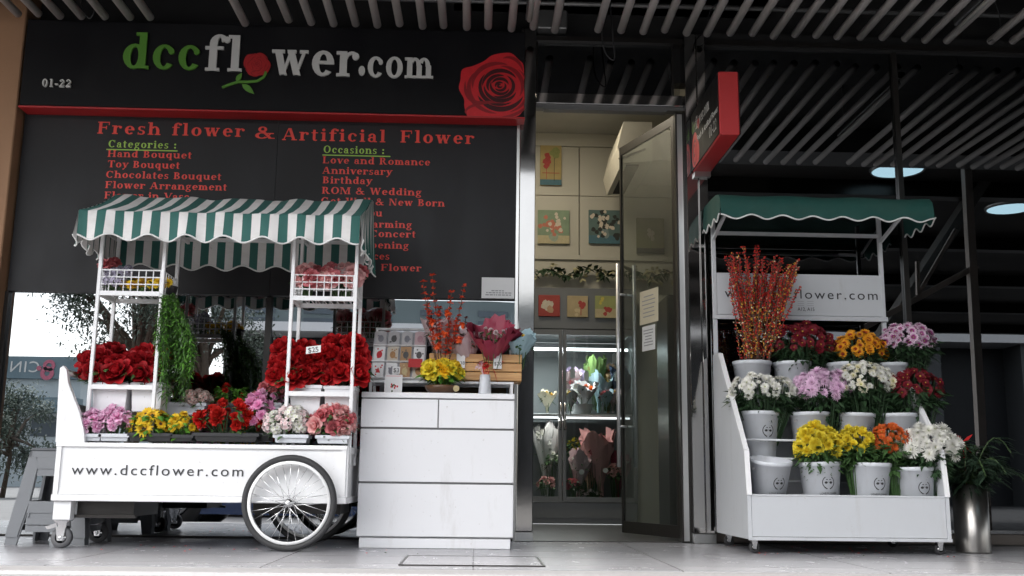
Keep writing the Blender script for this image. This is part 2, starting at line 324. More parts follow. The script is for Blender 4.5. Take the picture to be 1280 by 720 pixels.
GL = {
 'a': (_E(.20,.14,.18,.15,.11,h_) + _E(.22,.33,.17,.15,.12,h_,0,165) + _R(.27,.03,.39,.34) + _R(.30,0,.46,h_) + _C(.10,.35,.055), .48),
 'b': (_st(.06,0,ASC,'l') + _ring(.29,.24,.22,.245), .56),
 'c': (_ring(.25,.24,.22,.245,48,322) + _C(.38,.36,.06), .47),
 'd': (_ring(.26,.24,.22,.245) + _st(.34,0,ASC,'lB'), .56),
 'e': (_ring(.25,.24,.22,.245,0,318) + _R(.10,.23,.46,.23+h_), .49),
 'f': (_st(.10,0,.55,'b') + _E(.28,.53,.18,.19,s_,h_,20,180) + _R(.02,XH-h_,.36,XH) + _C(.41,.62,.06), .40),
 'g': (_E(.23,.32,.18,.17,.11,h_) + _E(.24,-.07,.22,.14,.10,h_) + _R(.36,.42,.48,.48) + _R(.10,.06,.22,.16), .50),
 'h': (_st(.06,0,ASC,'bl') + _E(.31,.29,.20,.20,s_,h_,0,150) + _st(.385,0,.30,'b'), .59),
 'i': (_st(.08,0,XH,'bl') + _C(.14,.62,.08), .29),
 'k': (_st(.06,0,ASC,'bl') + _D(.17,.22,.40,XH,.06) + _D(.36,0,.22,.28,s_) + _R(.30,0,.56,h_), .57),
 'l': (_st(.08,0,ASC,'bl'), .29),
 'm': (_st(.06,0,XH,'bl') + _E(.27,.29,.17,.19,s_*.9,h_,0,150) + _st(.32,0,.30,'b') + _E(.52,.29,.17,.19,s_*.9,h_,0,150) + _st(.575,0,.30,'b'), .79),
 'n': (_st(.06,0,XH,'bl') + _E(.31,.29,.20,.20,s_,h_,0,150) + _st(.385,0,.30,'b'), .59),
 'o': (_ring(.26,.24,.23,.25), .52),
 'p': (_st(.07,-.20,XH,'bl') + _ring(.30,.24,.22,.245), .57),
 'q': (_ring(.26,.24,.22,.245) + _st(.34,-.20,XH,'b'), .56),
 'r': (_st(.06,0,XH,'bl') + _E(.30,.32,.15,.16,.06,h_,40,170) + _C(.37,.39,.07), .45),
 's': (_E(.20,.35,.155,.135,.10,.055,35,270) + _E(.20,.125,.165,.135,.10,.055,-145,90) + _R(.31,.36,.35,.47) + _R(.04,.0,.08,.13), .40),
 't': (_R(.09,.08,.215,.62) + _R(.02,XH-h_,.33,XH) + _E(.21,.10,.12,.11,.11,h_,180,330), .36),
 'u': (_R(.06,.17,.185,XH) + _R(-.01,XH-h_,.185,XH) + _E(.26,.18,.20,.19,s_,h_,180,330) + _st(.37,0,XH,'lB'), .59),
 'v': (_v(.05,XH,.40,0), .50),
 'w': (_v(.05,XH,.34,0) + _D(.30,XH,.44,0,s_) + _D(.46,0,.62,XH,.06) + _R(.55,XH-h_,.72,XH), .74),
 'y': (_v(.05,XH,.40,0) + _D(.09,-.2,.20,0,.06) + _C(.10,-.15,.065), .50),
 'A': (_D(.03,0,.26,CAP,.05) + _D(.48,0,.26,CAP,.14) + _R(.13,.20,.50,.20+h_) + _R(-.02,0,.17,h_) + _R(.42,0,.69,h_), .70),
 'B': (_st(.08,0,CAP,'bT') + _E(.26,.51,.22,.17,s_,h_,-90,90) + _E(.28,.18,.25,.185,s_,h_,-90,90) + _R(.2,.33,.3,.37), .60),
 'C': (_E(.34,.34,.31,.35,.15,h_,42,318) + _R(.54,.45,.58,CAP), .66),
 'D': (_st(.08,0,CAP,'bT') + _E(.26,.34,.36,.34,.15,h_,-90,90), .68),
 'F': (_st(.08,0,CAP,'bT') + _R(.08,CAP-h_,.56,CAP) + _R(.52,.50,.56,CAP) + _R(.2,.33,.42,.33+h_) + _R(.40,.25,.44,.45), .60),
 'G': (_E(.34,.34,.31,.35,.15,h_,42,345) + _R(.54,.45,.58,CAP) + _st(.50,.02,.32,'T'), .74),
 'H': (_st(.08,0,CAP,'bT') + _st(.50,0,CAP,'bT') + _R(.2,.32,.5,.32+h_), .74),
 'L': (_st(.08,0,CAP,'bT') + _R(.08,0,.54,h_) + _R(.50,0,.54,.20), .60),
 'M': (_st(.06,0,CAP,'bT',.05) + _st(.64,0,CAP,'bT') + _D(.42,0,.08,CAP,.14)[:1] + _D(.36,0,.64,CAP,.06), .86),
 'N': (_st(.08,0,CAP,'bT',.05) + _st(.56,0,CAP,'T',.05) + _D(.48,0,.08,CAP,.14), .72),
 'O': (_E(.35,.34,.32,.35,.15,h_), .71),
 'R': (_st(.08,0,CAP,'bT') + _E(.27,.50,.23,.18,s_,h_,-90,90) + _D(.46,0,.26,.34,.14) + _R(.54,0,.68,h_), .68),
 'T': (_st(.26,0,CAP,'b') + _R(.03,CAP-h_,.62,CAP) + _R(.03,.50,.07,CAP) + _R(.58,.50,.62,CAP), .65),
 'V': (_v(.05,CAP,.58,0), .68),
 'W': (_v(.05,CAP,.44,0) + _D(.40,CAP,.58,0,.14) + _D(.60,0,.80,CAP,.06) + _R(.72,CAP-h_,.90,CAP), .92),
 'Y': (_D(.28,.30,.05,CAP,.14) + _D(.34,.30,.54,CAP,.06) + _st(.26,0,.32,'b') + _R(-.02,CAP-h_,.26,CAP) + _R(.46,CAP-h_,.66,CAP), .66),
 '&': (_E(.28,.52,.16,.16,.10,h_) + _E(.26,.17,.24,.18,.13,h_,60,330) + _D(.52,0,.20,.46,.13) + _R(.44,.27,.68,.27+h_) + _R(.50,0,.72,h_) + _D(.42,.08,.54,.30,.06), .74),
 '0': (_E(.25,.34,.22,.35,.12,h_), .52),
 '1': (_st(.18,0,CAP,'bl'), .48),
 '2': (_E(.25,.48,.20,.20,.11,h_,-20,170) + _D(.04,.02,.32,.42,.09) + _R(.04,0,.46,.11) + _R(.43,0,.46,.20), .52),
 '-': (_R(.03,.20,.30,.29), .34), ':': (_C(.13,.09,.085) + _C(.13,.39,.085), .28), '.': (_C(.13,.085,.085), .27), ' ': ([], .30),
}
def serif(mb, text, origin, ex, ez, kx, ky, out, depth=0.0, track=0.0, mi=0):
    """draws text with its baseline from origin along ex; ez up; out towards the viewer"""
    x = 0; ex = Vector(ex); ez = Vector(ez); out = Vector(out); k = 0
    for ch in text:
        g, adv = GL[ch]
        for pr in g:
            k += 1
            pts = [Vector(origin) + ex*(kx*(x+px)) + ez*(ky*py) + out*(depth + .00012*(k % 12)) for px, py in pr]
            if depth: mb.prism(pts, -out*(depth+.0001), mi)
            else: mb.poly(pts, mi)
        x += adv + track
    return x*kx
def serif_len(text, track=0): return sum(GL[c][1]+track for c in text) - track
def wall_serif(mb, text, x0, y0, x1, capx, Y, depth=0.0, track=.05, mi=0):
    a = P(x0, y0, Y); b = P(x1, y0, Y); kx = (b.x-a.x)/serif_len(text, track); ky = (PZ(x0, y0-capx, Y)-a.z)/CAP
    serif(mb, text, (a.x, Y, a.z), (1,0,0), (0,0,1), kx, ky, (0,-1,0), depth, track, mi)
def sans(text, name, m, parent, loc, size, ex=(1,0,0), ez=(0,0,1), space=1.0, offset=0.0, ext=.0006, align='LEFT', sx=1.0, bend=None):
    cu = bpy.data.curves.new(name, 'FONT'); cu.body = text; cu.size = size; cu.space_character = space; cu.offset = offset; cu.extrude = ext; cu.align_x = align
    cu.resolution_u = 4
    tmp = bpy.data.objects.new('tmp', cu); COL.objects.link(tmp)
    dg = bpy.context.evaluated_depsgraph_get(); me = bpy.data.meshes.new_from_object(tmp.evaluated_get(dg))
    bpy.data.objects.remove(tmp); me.name = name
    ex = Vector(ex).normalized(); ez = Vector(ez).normalized(); n = ex.cross(ez); o0 = org(parent)
    for v in me.vertices:
        c = v.co
        if bend:                       # wrap round a vertical cylinder of radius bend
            a = c.x*sx/bend; v.co = Vector(loc) - o0 + Vector((math.sin(a)*bend, bend-math.cos(a)*bend, c.y)) + Vector((math.sin(a), -math.cos(a), 0))*c.z
        else: v.co = Vector(loc) - o0 + ex*c.x*sx + ez*c.y + n*c.z
    me.materials.clear(); me.materials.append(m)
    o = bpy.data.objects.new(name, me); COL.objects.link(o); o.parent = parent
    return o
def sans_fit(text, name, m, parent, x0, y0, x1, capx, Y, space=1.0, offset=0.0, proud=.001):
    """sans lettering spanning photo x0..x1 on the plane Y (proud of it)"""
    a = P(x0, y0, Y); b = P(x1, y0, Y); capz = PZ(x0, y0-capx, Y)-a.z
    o = sans(text, name, m, parent, (a.x, Y-proud, a.z), capz/.70, space=space, offset=offset)
    xs = [v.co.x for v in o.data.vertices]; w0 = max(xs)-min(xs); k = (b.x-a.x)/w0; x00 = min(xs)
    for v in o.data.vertices: v.co.x = x00 + (v.co.x-x00)*k
    return o
# ------------------------------------------------------------------ ground, pavement, ceiling
asphalt = mat('concrete_yard', (.24, .235, .23), .85, 0, .3, 3, .3, 120)
floor_m = tile_mat('grey_floor_tile', (.31, .31, .325), (.4,.4,.4), (.42, .41, .41), .80, .40, .26)
grime(floor_m, .06, (.15,.145,.14), (3, 2.2, 1), .5, .75, True)
shopfloor_m = tile_mat('dark_shop_tile', (.09, .088, .085), (.1,.1,.1), (.4, .4, .4), .6, .6, .3)
kerb_m = mat('granite_kerb', (.26, .255, .26), .6, 0, .2, 60, .1, 200)
EDGE = -2.03
mb = MB().box(-60, 60, -90, EDGE+.3, -.6, -.30); struct('ground', mb, asphalt)
mb = MB().box(-14, 16, EDGE+.22, -.005, -.5, 0); struct('walkway', mb, floor_m)
mb = MB().box(-14, 16, EDGE, EDGE+.215, -.5, -.002, bev=.012); struct('kerb', mb, kerb_m)
mb = MB().box(-14, 16, 0, 4.6, -.4, .004); struct('shop_floor', mb, shopfloor_m)
# dark soffit over the walkway
mb = MB().box(-14, 16, -2.55, 4.7, 3.36, 3.6); struct('ceiling', mb, blackpaint)
XC = 1.75
o = MB().box(-14, 2.0, -2.95, -2.552, 2.985, 3.7).build('fascia_beam', frame_grey); tag(o, 'deep grey fascia beam along the outer edge of the walkway ceiling, in front of the cart', 'beam')
o = MB().box(2.005, 16, -2.95, -2.552, 3.14, 3.7).build('fascia_beam', frame_grey); tag(o, 'shallower grey fascia beam along the outer edge of the walkway ceiling, in front of the flower stand', 'beam')
# ------------------------------------------------------------------ shop front
xl = PX(33, 140, 0)          # left end of the glazing
o = MB().box(xl-1.6, xl-.012, -.10, .3, 0, 3.36, bev=.006).build('wall_column', brown); tag(o, 'plain tan painted wall column at the left edge of the shop front', 'column')
o = MB().box(-14, xl-1.62, -.02, .2, 0, 3.36).build('side_wall', brown); tag(o, 'tan painted wall further left of the shop front, beyond the column', 'wall')
xp0, xp1 = PX(650, 300, -.04), PX(668.5, 300, -.04)
# black backing above the shop
zsign1 = PZ(345, 32, -.13)
o = MB().box(xl, 6.5, .06, .16, 2.72, 3.358).build('bulkhead_wall', blackpaint); tag(o, 'black bulkhead wall above the shop front, behind the ceiling tubes', 'wall')
# menu panel
zp0, zp1 = PZ(330, 369, -.02), PZ(330, 140, -.02)
menu = thing('menu_panel', 'large dark wall panel listing flower categories and occasions in red serif letters', 'sign panel', (xl, -.02, zp0))
pn = MB().box(xl+.004, PX(343, 250, -.02)-.001, -.02, .05, zp0, zp1+.1).box(PX(343, 250, -.02)+.001, xp0-.025, -.02, .05, zp0, zp1+.1)
pn.build('panel', panel_m, menu)
MB().box(xp0-.024, xp0-.008, -.03, .05, 0.0, zp1+.06).build('edge_strip', steel_b, menu)
YT = -.0215
def menu_line(text, x0, y0, x1, cap, m, track=.05):
    q = MB(); wall_serif(q, text, x0, y0, x1, cap, YT, 0, track); q.build('lettering', m, menu); return q
menu_line('Fresh flower', 121, 167, 306, 15, redtxt, .10); menu_line('&', 318, 173, 344, 15, redtxt)
menu_line('Artificial', 353, 175, 482, 15, redtxt, .10); menu_line('Flower', 500, 178, 593, 15, redtxt, .10)
menu_line('Categories :', 135, 184, 221, 9, greentxt, .07)
for t, x, y, x1 in (('Hand Bouquet', 134, 196, 240), ('Toy Bouquet', 134, 209, 225), ('Chocolates Bouquet', 132, 222, 277), ('Flower Arrangement', 131, 235, 284), ('Flower in Vase', 130, 248, 237)):
    menu_line(t, x, y, x1, 8.5, redtxt)
menu_line('Occasions :', 404, 191, 481, 9, greentxt, .07)
for t, x, y, x1 in (('Love and Romance', 403, 204, 538), ('Anniversary', 403, 217, 490), ('Birthday', 403, 229, 465), ('ROM & Wedding', 402, 242, 527), ('Get Well & New Born', 401, 255, 556), ('Thank You', 402, 269, 478), ('House Warming', 402, 283, 515), ('Concert', 462, 296, 520), ('Grand Opening', 402, 309, 511), ('Condolences', 402, 323, 487), ('Artificial Flower', 401, 337, 527)):
    menu_line(t, x, y, x1, 8.5, redtxt)
q = MB()
for x0, y0, x1 in ((133, 186.5, 222), (403, 193.5, 488)):
    a = P(x0, y0, YT); b = P(x1, y0, YT); q.box(a.x, b.x, YT-.001, YT+.001, a.z-.004, a.z+.002)
q.build('underline', greentxt, menu)
# notice on the panel (the square code on it is left out)
nz0, nz1 = PZ(623, 373, -.024), PZ(623, 347, -.024); nx0, nx1 = PX(602, 360, -.024), PX(643, 360, -.024)
nt_ = thing('notice', 'small white printed notice stuck at the lower right of the dark wall panel', 'notice', (nx0, -.024, nz0))
MB().box(nx0, nx1, -.0245, -.0205, nz0, nz1).build('sheet', paper, nt_)
q = MB()
for k, (f0, f1) in enumerate(((.3, .7), (.14, .86), (.12, .88))):
    z = nz0 + (nz1-nz0)*(.34-.10*k); xx = nx0+(nx1-nx0)*f0
    rr = random.Random(k)
    while xx < nx0+(nx1-nx0)*f1:
        d = rr.uniform(.008, .02); q.box(xx, xx+d, -.0256, -.0247, z, z+.006); xx += d+.004
q.build('print', greyink, nt_)
# fascia sign
ys = -.14
sx0, sx1 = PX(29, 80, ys), PX(656, 95, ys); sz0, sz1 = PZ(345, 140, ys), PZ(345, 32, ys)
sign = thing('shop_sign', 'long black fascia sign with green and white serif letters, a red rose and red underside', 'sign', (sx0, ys, sz0))
MB().box(sx0, sx1, ys, .055, sz0+.006, sz1, bev=.004).build('board', black, sign)
MB().box(sx0-.003, sx1+.003, ys-.004, .056, sz0-.007, sz0+.004, bev=.002).build('red_base', redp, sign)
def sign_text(t, x0, y0, x1, cap, m, track=.03, name='lettering'):
    q = MB(); wall_serif(q, t, x0, y0, x1, cap, ys-.0005, .014, track); return q.build(name, m, sign)
sign_text('dcc', 151, 86, 251, 43, signgreen); sign_text('fl', 254, 89, 303, 43, signwhite)
sign_text('wer', 339, 94, 449, 44, signwhite); sign_text('.', 446, 95, 459, 47, signwhite); sign_text('com', 458, 97, 542, 36, signwhite)
sign_text('01-22', 53, 109, 90, 9.5, signwhite, .04)
# rose emblem standing for the o: a disc of petals with a stem and leaf
roseA = mat('rose_print_red', (.62, .020, .028), .5, 0, .2, 30); roseB = mat('rose_print_deep', (.27, .009, .014), .5, 0, .25, 30); roseC = mat('rose_print_dark', (.05, .004, .006), .5, 0, .3, 30)
c = P(321, 80, ys-.014); k = K(ys)
em = MB()
q = MB()
def leafpoly(mb, a, b, wd, Y, d=.01):
    a = Vector(a); b = Vector(b); dd = b-a; nn = Vector((-dd.y, dd.x)).normalized(); pts = []
    for t in (0, .2, .45, .7, 1): p = a+dd*t; pts.append(p+nn*wd*math.sin(math.pi*t**.8))
    for t in (.7, .45, .2): p = a+dd*t; pts.append(p-nn*wd*.8*math.sin(math.pi*t**.8))
    mb.prism([(p.x, Y, p.y) for p in pts], (0, d, 0))
def pt(px, py): v = P(px, py, ys); return (v.x, v.z)
st = [pt(x, y) for x, y in ((333, 90), (330, 97), (322, 102), (310, 103), (298, 103), (288, 106), (278, 110))]
for a, b in zip(st, st[1:]): 
    a, b = Vector(a), Vector(b); nn = Vector((-(b-a).y, (b-a).x)).normalized()*.007
    q.prism([(p.x, ys-.010, p.y) for p in (a-nn, b-nn, b+nn, a+nn)], (0, .009, 0))
leafpoly(q, pt(303, 106), pt(318, 118), .020, ys-.012); leafpoly(q, pt(296, 103), pt(303, 92), .016, ys-.0125)
q.build('emblem_stem', signgreen, sign)
# big rose picture at the right end: overlapping printed petals
c = P(617, 107, ys); q = MB()
rr = random.Random(5)
def ov(q, cx, cz, rx, rz, rot, Y, mi, seed, n=26, wob=.06):
    r2 = random.Random(seed); ph = [r2.uniform(0, 6) for _ in range(3)]; pts = []
    for j in range(n):
        t = 2*math.pi*j/n; e = 1+wob*math.sin(3*t+ph[0])+wob*.7*math.sin(5*t+ph[1])
        x, z = rx*e*math.cos(t), rz*e*math.sin(t); pts.append((cx+x*math.cos(rot)-z*math.sin(rot), Y, cz+x*math.sin(rot)+z*math.cos(rot)))
    q.prism(pts, (0, .0002, 0), mi)
def rose_print(q, cx, cz, RX, RZ, Y, seed, sc=1):
    r2 = random.Random(seed); m = 0
    for i, (n, off, sz) in enumerate(((4, .48, .56), (5, .46, .46), (4, .34, .42), (4, .24, .34), (4, .16, .25), (3, .08, .16), (1, 0, .07))):
        a0 = r2.uniform(0, 6)
        for k in range(n):
            a = a0+2*math.pi*k/n+r2.uniform(-.25, .25); o_ = off*r2.uniform(.88, 1.08)
            x, z = cx+RX*o_*math.cos(a), cz+RZ*o_*math.sin(a); e = sz*r2.uniform(.9, 1.12)
            for f, mi, sh in ((1.0, (2 if i > 1 else 1), 0), (.93, 0, .03), (.70, 1 if i < 4 else 2, -.16)):
                m += 1; ov(q, x+RX*e*sh*math.cos(a), z+RZ*e*sh*math.sin(a), RX*e*f*.82, RZ*e*f*1.06, a, Y-.0005-.0001*sc*m, mi, m+seed, 22, .05)
def zp(x, y, d):
    x = min(x, 947); y = min(y, 472); v = P(360+x/3.2, y/3.2, ys); return Vector((v.x, ys-.0012-d, v.z))
def smooth(pts, n=4):
    out = []; m = len(pts)
    for i in range(m):
        p0, p1, p2, p3 = (Vector(pts[(i+j-1) % m]) for j in range(4))
        for k_ in range(n):
            t = k_/n; out.append(.5*((2*p1)+(p2-p0)*t+(2*p0-5*p1+4*p2-p3)*t*t+(3*p1-p0-3*p2+p3)*t**3))
    return out
def blob(pts, d, mi): q.prism([zp(x, y, d) for x, y in smooth([(x, y) for x, y in pts])][::-1], (0, .0003, 0), mi)
def arcband(cx, cy, rx, ry, a0, a1, wd, d, mi, rot=0):
    n = 18; A, B2 = [], []
    for i in range(n+1):
        t = R(a0+(a1-a0)*i/n); w2 = wd*math.sin(math.pi*i/n)**.7+.3; c_, s2 = math.cos(t), math.sin(t)
        for L_, e in ((A, w2), (B2, -w2)):
            x, y = (rx+e)*c_, (ry+e)*s2; L_.append((cx+x*math.cos(rot)-y*math.sin(rot), cy+x*math.sin(rot)+y*math.cos(rot)))
    for i in range(n): q.prism([zp(*p, d) for p in (A[i], A[i+1], B2[i+1], B2[i])], (0, .0003, 0), mi)
blob([(697,278),(740,264),(785,244),(815,222),(860,212),(895,214),(922,238),(942,262),(944,330),(945,400),(940,440),(915,466),(850,474),(770,470),(722,468),(706,430),(704,396),(684,356),(690,318)], 0, 0)
for i, (x, y, rx, ry, a0, a1, w2, mi, rot) in enumerate((
    (845,350,122,104,95,215,9,1,0),(850,352,112,100,-60,60,7,1,.2),(850,345,100,92,20,150,10,2,.1),(842,340,104,86,170,290,9,1,0),(852,345,84,74,60,220,8,2,0),(850,345,88,80,-90,30,8,1,0),
    (770,330,60,80,60,170,7,1,.3),(880,300,60,70,-110,-10,6,1,0),(800,440,90,30,160,330,6,1,-.1),(880,430,80,36,20,140,6,1,-.3),(850,345,72,62,180,330,8,2,0),(850,347,66,56,10,170,8,2,.2),
    (848,344,54,46,-60,120,7,2,0),(848,344,50,42,150,290,7,2,0),(848,344,38,32,0,190,6,2,.3),(848,344,34,28,200,350,6,2,0),(848,345,22,18,-40,150,5,2,0),(848,345,18,14,160,310,5,2,0),(848,345,8,6,0,300,4,2,0))):
    arcband(x, y, rx, ry, a0, a1, w2, .0004+.0002*i, mi, rot)
q.build('rose_picture', [roseA, roseB, roseC], sign)
c = P(321, 80, ys-.012); rose_print(em, c.x, c.z, 18.5*k, 19.5*k, ys-.008, 11)
em.prism([(c.x+15*k*math.cos(j*math.pi/9), ys-.008, c.z+15*k*math.sin(j*math.pi/9)) for j in range(18)], (0, .007, 0), 1)
em.build('rose_emblem', [redp, roseB, roseB], sign)
# left shop window
zg1 = zp0+.03
win_glass = glass_mat('mirrored_window_glass', .42, (.10, .11, .12), 0.0, wav=.012)
win = thing('shop_window', 'mirrored shop window under the dark wall panel, behind the flower cart', 'window', (xl, 0, 0))
xm = PX(334, 430, 0)
for a, b in ((xl+.012, xm-.018), (xm+.018, xp0-.02)):
    MB().box(a, b, .012, .02, .012, zg1).build('pane', win_glass, win)
MB().box(xm-.017, xm+.017, -.008, .03, .002, zg1-.04).build('mullion', darkframe, win)
MB().box(xl-.011, xl+.011, -.012, .03, .002, zp0-.001).build('mullion', darkframe, win)
MB().box(xl+.012, xp0-.025, .0, .03, .001, .011).build('bottom_rail', darkframe, win)
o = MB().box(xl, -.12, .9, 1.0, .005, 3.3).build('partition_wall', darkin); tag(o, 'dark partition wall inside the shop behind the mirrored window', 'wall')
# mirror-clad pillar left of the door
pil = thing('mirror_pillar', 'narrow pillar clad in mirror steel between the dark panel and the shop entrance', 'pillar', ((xp0+xp1)/2, -.04, 0))
zt = 3.0
MB().box(xp0-.006, xp1, -.045, .12, .055, zt, bev=.003).build('cladding', mat('smoked_mirror_steel', (.27,.265,.26), .08, 1, .12, 3, .02, 6), pil)
MB().box(xp0-.01, xp1+.004, -.05, .121, .001, .054, bev=.003).build('base', steel_b, pil)
# door head and transom
xj0, xj1 = PX(846, 300, 0), PX(857, 300, 0)
trn = thing('transom_window', 'dark transom window over the shop door opening', 'window', (xp1, 0, 2.5))
zt0, zt1 = PZ(760, 132, 0), PZ(760, 119, 0); zt2, zt3 = PZ(760, 112, 0), PZ(760, 54, 0)
dglass = glass_mat('dark_glass', .10, (.02, .02, .024))
MB().box(xp1+.012, xj0-.012, .02, .03, zt1+.001, zt3).build('pane', dglass, trn)
MB().box(xp1+.002, xj1, -.02, .07, zt0, zt1, bev=.003).build('head_rail', steel, trn)
MB().box(xp1+.002, xj1, .0, .06, zt0-.022, zt0-.001).box(xp1+.05, xj1-.1, -.01, .05, zt0-.034, zt0-.023).build('door_track', frame_grey, trn)
MB().box(xp1+.001, xp1+.011, .0, .05, zt1+.001, zt3).box(xj0-.011, xj0-.001, .0, .05, zt1+.001, zt3).box(xp1, 6.5, -.02, .055, zt3+.001, zt3+.03).build('frame', darkframe, trn)
# right jamb and steel column
jx1 = PX(886, 300, -.06)
jamb = thing('door_post', 'slim dark metal door post at the hinge side of the open glass door', 'post', (xj0, 0, 0))
MB().box(xj0, xj1-.001, -.012, .10, .005, zt0-.04).build('post', darkframe, jamb); MB().box(xj0+.01, xj1-.012, -.016, -.0125, .01, zt0-.05).build('cover_strip', steel_b, jamb)
colm = thing('mirror_pillar', 'mirror steel pillar right of the door, carrying the projecting red sign', 'pillar', (xj1, -.06, 0))
x2 = PX(875, 300, -.06)
MB().box(xj1, x2-.004, -.07, .12, .055, 2.98, bev=.003).box(x2, jx1, -.07, .12, .055, 2.98, bev=.003).box(x2-.0045, x2-.0005, -.05, .1, .055, 2.98).build('cladding', steel, colm)
MB().box(xj1-.002, jx1+.002, -.074, .121, .001, .054, bev=.003).build('base', steel_b, colm)
# right display window
rw = thing('shop_window', 'wide dark display window behind the green topped flower stand', 'window', (jx1, 0, 0))
rglass = glass_mat('tinted_window_glass', .17, (.10, .105, .115), 0.0, wav=.01)
zr0, zr1 = .066, PZ(1080, 66, 0); xm2 = PX(1131, 320, 0); xm3 = PX(1232, 560, 0)
for a, b in ((jx1+.014, xm2-.016), (xm2+.016, 6.5)):
    MB().box(a, b, .012, .02, zr0+.001, zr1).build('pane', rglass, rw)
MB().box(xm2-.015, xm2+.015, -.012, .03, zr0+.002, zr1).build('mullion', darkframe, rw)
MB().box(jx1+.004, jx1+.0135, -.01, .03, zr0+.002, zr1).build('mullion', darkframe, rw)
MB().box(jx1+.004, 6.5, -.02, .05, .006, zr0, bev=.004).build('sill', mat('brown_sill', (.10,.085,.075), .4, .3), rw)
MB().box(jx1+.004, 6.5, -.01, .05, zr1+.001, zr1+.10).build('head_rail', blackpaint, rw)
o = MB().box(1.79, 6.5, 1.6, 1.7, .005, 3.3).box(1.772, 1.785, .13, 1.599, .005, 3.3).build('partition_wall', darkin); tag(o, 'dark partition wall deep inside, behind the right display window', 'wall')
o = MB().box(6.5, 16, -.05, .3, .0, 3.3).build('side_wall', frame_grey); tag(o, 'grey wall of the next shop unit beyond the right display window', 'wall')
# ------------------------------------------------------------------ ceiling tubes, lamps, cables
skip = {720, 217, 244, 270, 1210}
zt_ = 2.93; pxs = [22-27.4*i for i in range(14, 0, -1)] + [22, 48, 75, 102, 133, 162, 189]
pxs += [306+27.7*i for i in range(14)]; pxs = [p for p in pxs if p < 680] + [693, 747] + [776+27.2*i for i in range(16)] + [1238, 1264] + [1264+27.2*i for i in range(1, 30)]
tb = MB().tube([(0, -2.2, 0), (0, -.20, 0)], .0232, 12).mesh('tube', tubegrey, True)
rr = random.Random(8)
for i, p in enumerate(pxs):
    x = PX(p, 34+.5*(p-640)/40, -.2)
    o = bpy.data.objects.new('ceiling_tube', tb); COL.objects.link(o); o.location = (x+rr.uniform(-.004, .004), rr.uniform(-.02, .02), zt_+rr.uniform(-.007, .007)); o.rotation_euler = (rr.uniform(-.003, .003), 0, rr.uniform(-.008, .008))
    tag(o, 'grey round ceiling tube, one of the row hung under the black soffit', 'ceiling tube', 'grey ceiling tubes over the walkway')
for px, lab in ((662, 'short fluorescent tube lamp hung under the ceiling tubes above the entrance'), (1206, 'fluorescent batten lamp hung in the gap between ceiling tubes on the right')):
    x = PX(px, 25, -.35) if px < 700 else PX(px-12, 40, -.35)
    t = thing('tube_lamp', lab, 'lamp', (x, -.35, zt_-.02))
    y0, y1 = (-1.5, -.30) if px < 700 else (-1.55, -.38)
    MB().box(x-.022, x+.022, y0, y1, zt_+.0, zt_+.045, bev=.004).box(x-.004, x+.004, y0+.1, y0+.12, zt_+.045, 3.36).box(x-.004, x+.004, y1-.12, y1-.1, zt_+.045, 3.36).build('housing', frame_grey, t)
    MB().tube([(x, y0+.04, zt_-.016), (x, y1-.04, zt_-.016)], .014, 10).build('tube', mat('unlit_lamp_tube', (.62, .61, .57), .3), t, True)
def cable(pts, lab, r=.004):
    v = [Vector(p) for p in pts]; out = []
    for i in range(len(v)-1):
        p0, p1, p2, p3 = v[max(i-1, 0)], v[i], v[i+1], v[min(i+2, len(v)-1)]
        for k in range(6):
            t = k/6; out.append(.5*((2*p1)+(p2-p0)*t+(2*p0-5*p1+4*p2-p3)*t*t+(3*p1-p0-3*p2+p3)*t**3))
    out.append(v[-1]); o = MB().tube(out, r, 6).build('cable', blackpot, None, True); tag(o, lab, 'cable')
cable([P(100, -5, -.25), P(104, 12, -.24), P(112, 23, -.23), P(118, 12, -.24), P(115, -6, -.25)], 'loop of black cable hanging from the ceiling at the top left')
cable([P(755, 0, -.22), P(752, 40, -.2), P(757, 66, -.19), P(768, 74, -.19), P(766, 45, -.2), P(762, -4, -.22)], 'loop of grey cable dangling over the transom window')
cable([P(905, -5, -.3), P(888, 14, -.28), P(884, 36, -.26), P(893, 24, -.27), P(908, 8, -.29), P(911, -6, -.3)], 'tangle of cable on the ceiling tubes above the projecting sign')
cable([P(1240, -8, -.3), P(1250, 22, -.27), P(1248, 44, -.25), P(1235, 52, -.24)], 'thin cable hanging between ceiling tubes at the top right')
for y_, z_, lab in ((-.10, 3.14, 'thin steel conduit pipe running along the wall above the ceiling tubes'), (-.42, 3.24, 'second steel conduit pipe further from the wall above the ceiling tubes')):
    o = MB().tube([(-6, y_, z_), (7, y_, z_)], .016, 8).build('conduit_pipe', frame_grey, None, True); tag(o, lab, 'pipe')
o = MB().box(PX(690, 20, -.05)-.09, PX(690, 20, -.05)+.09, -.08, .055, 2.99, 3.11, bev=.006).build('junction_box', frame_grey); tag(o, 'small grey junction box on the black bulkhead above the entrance', 'box')
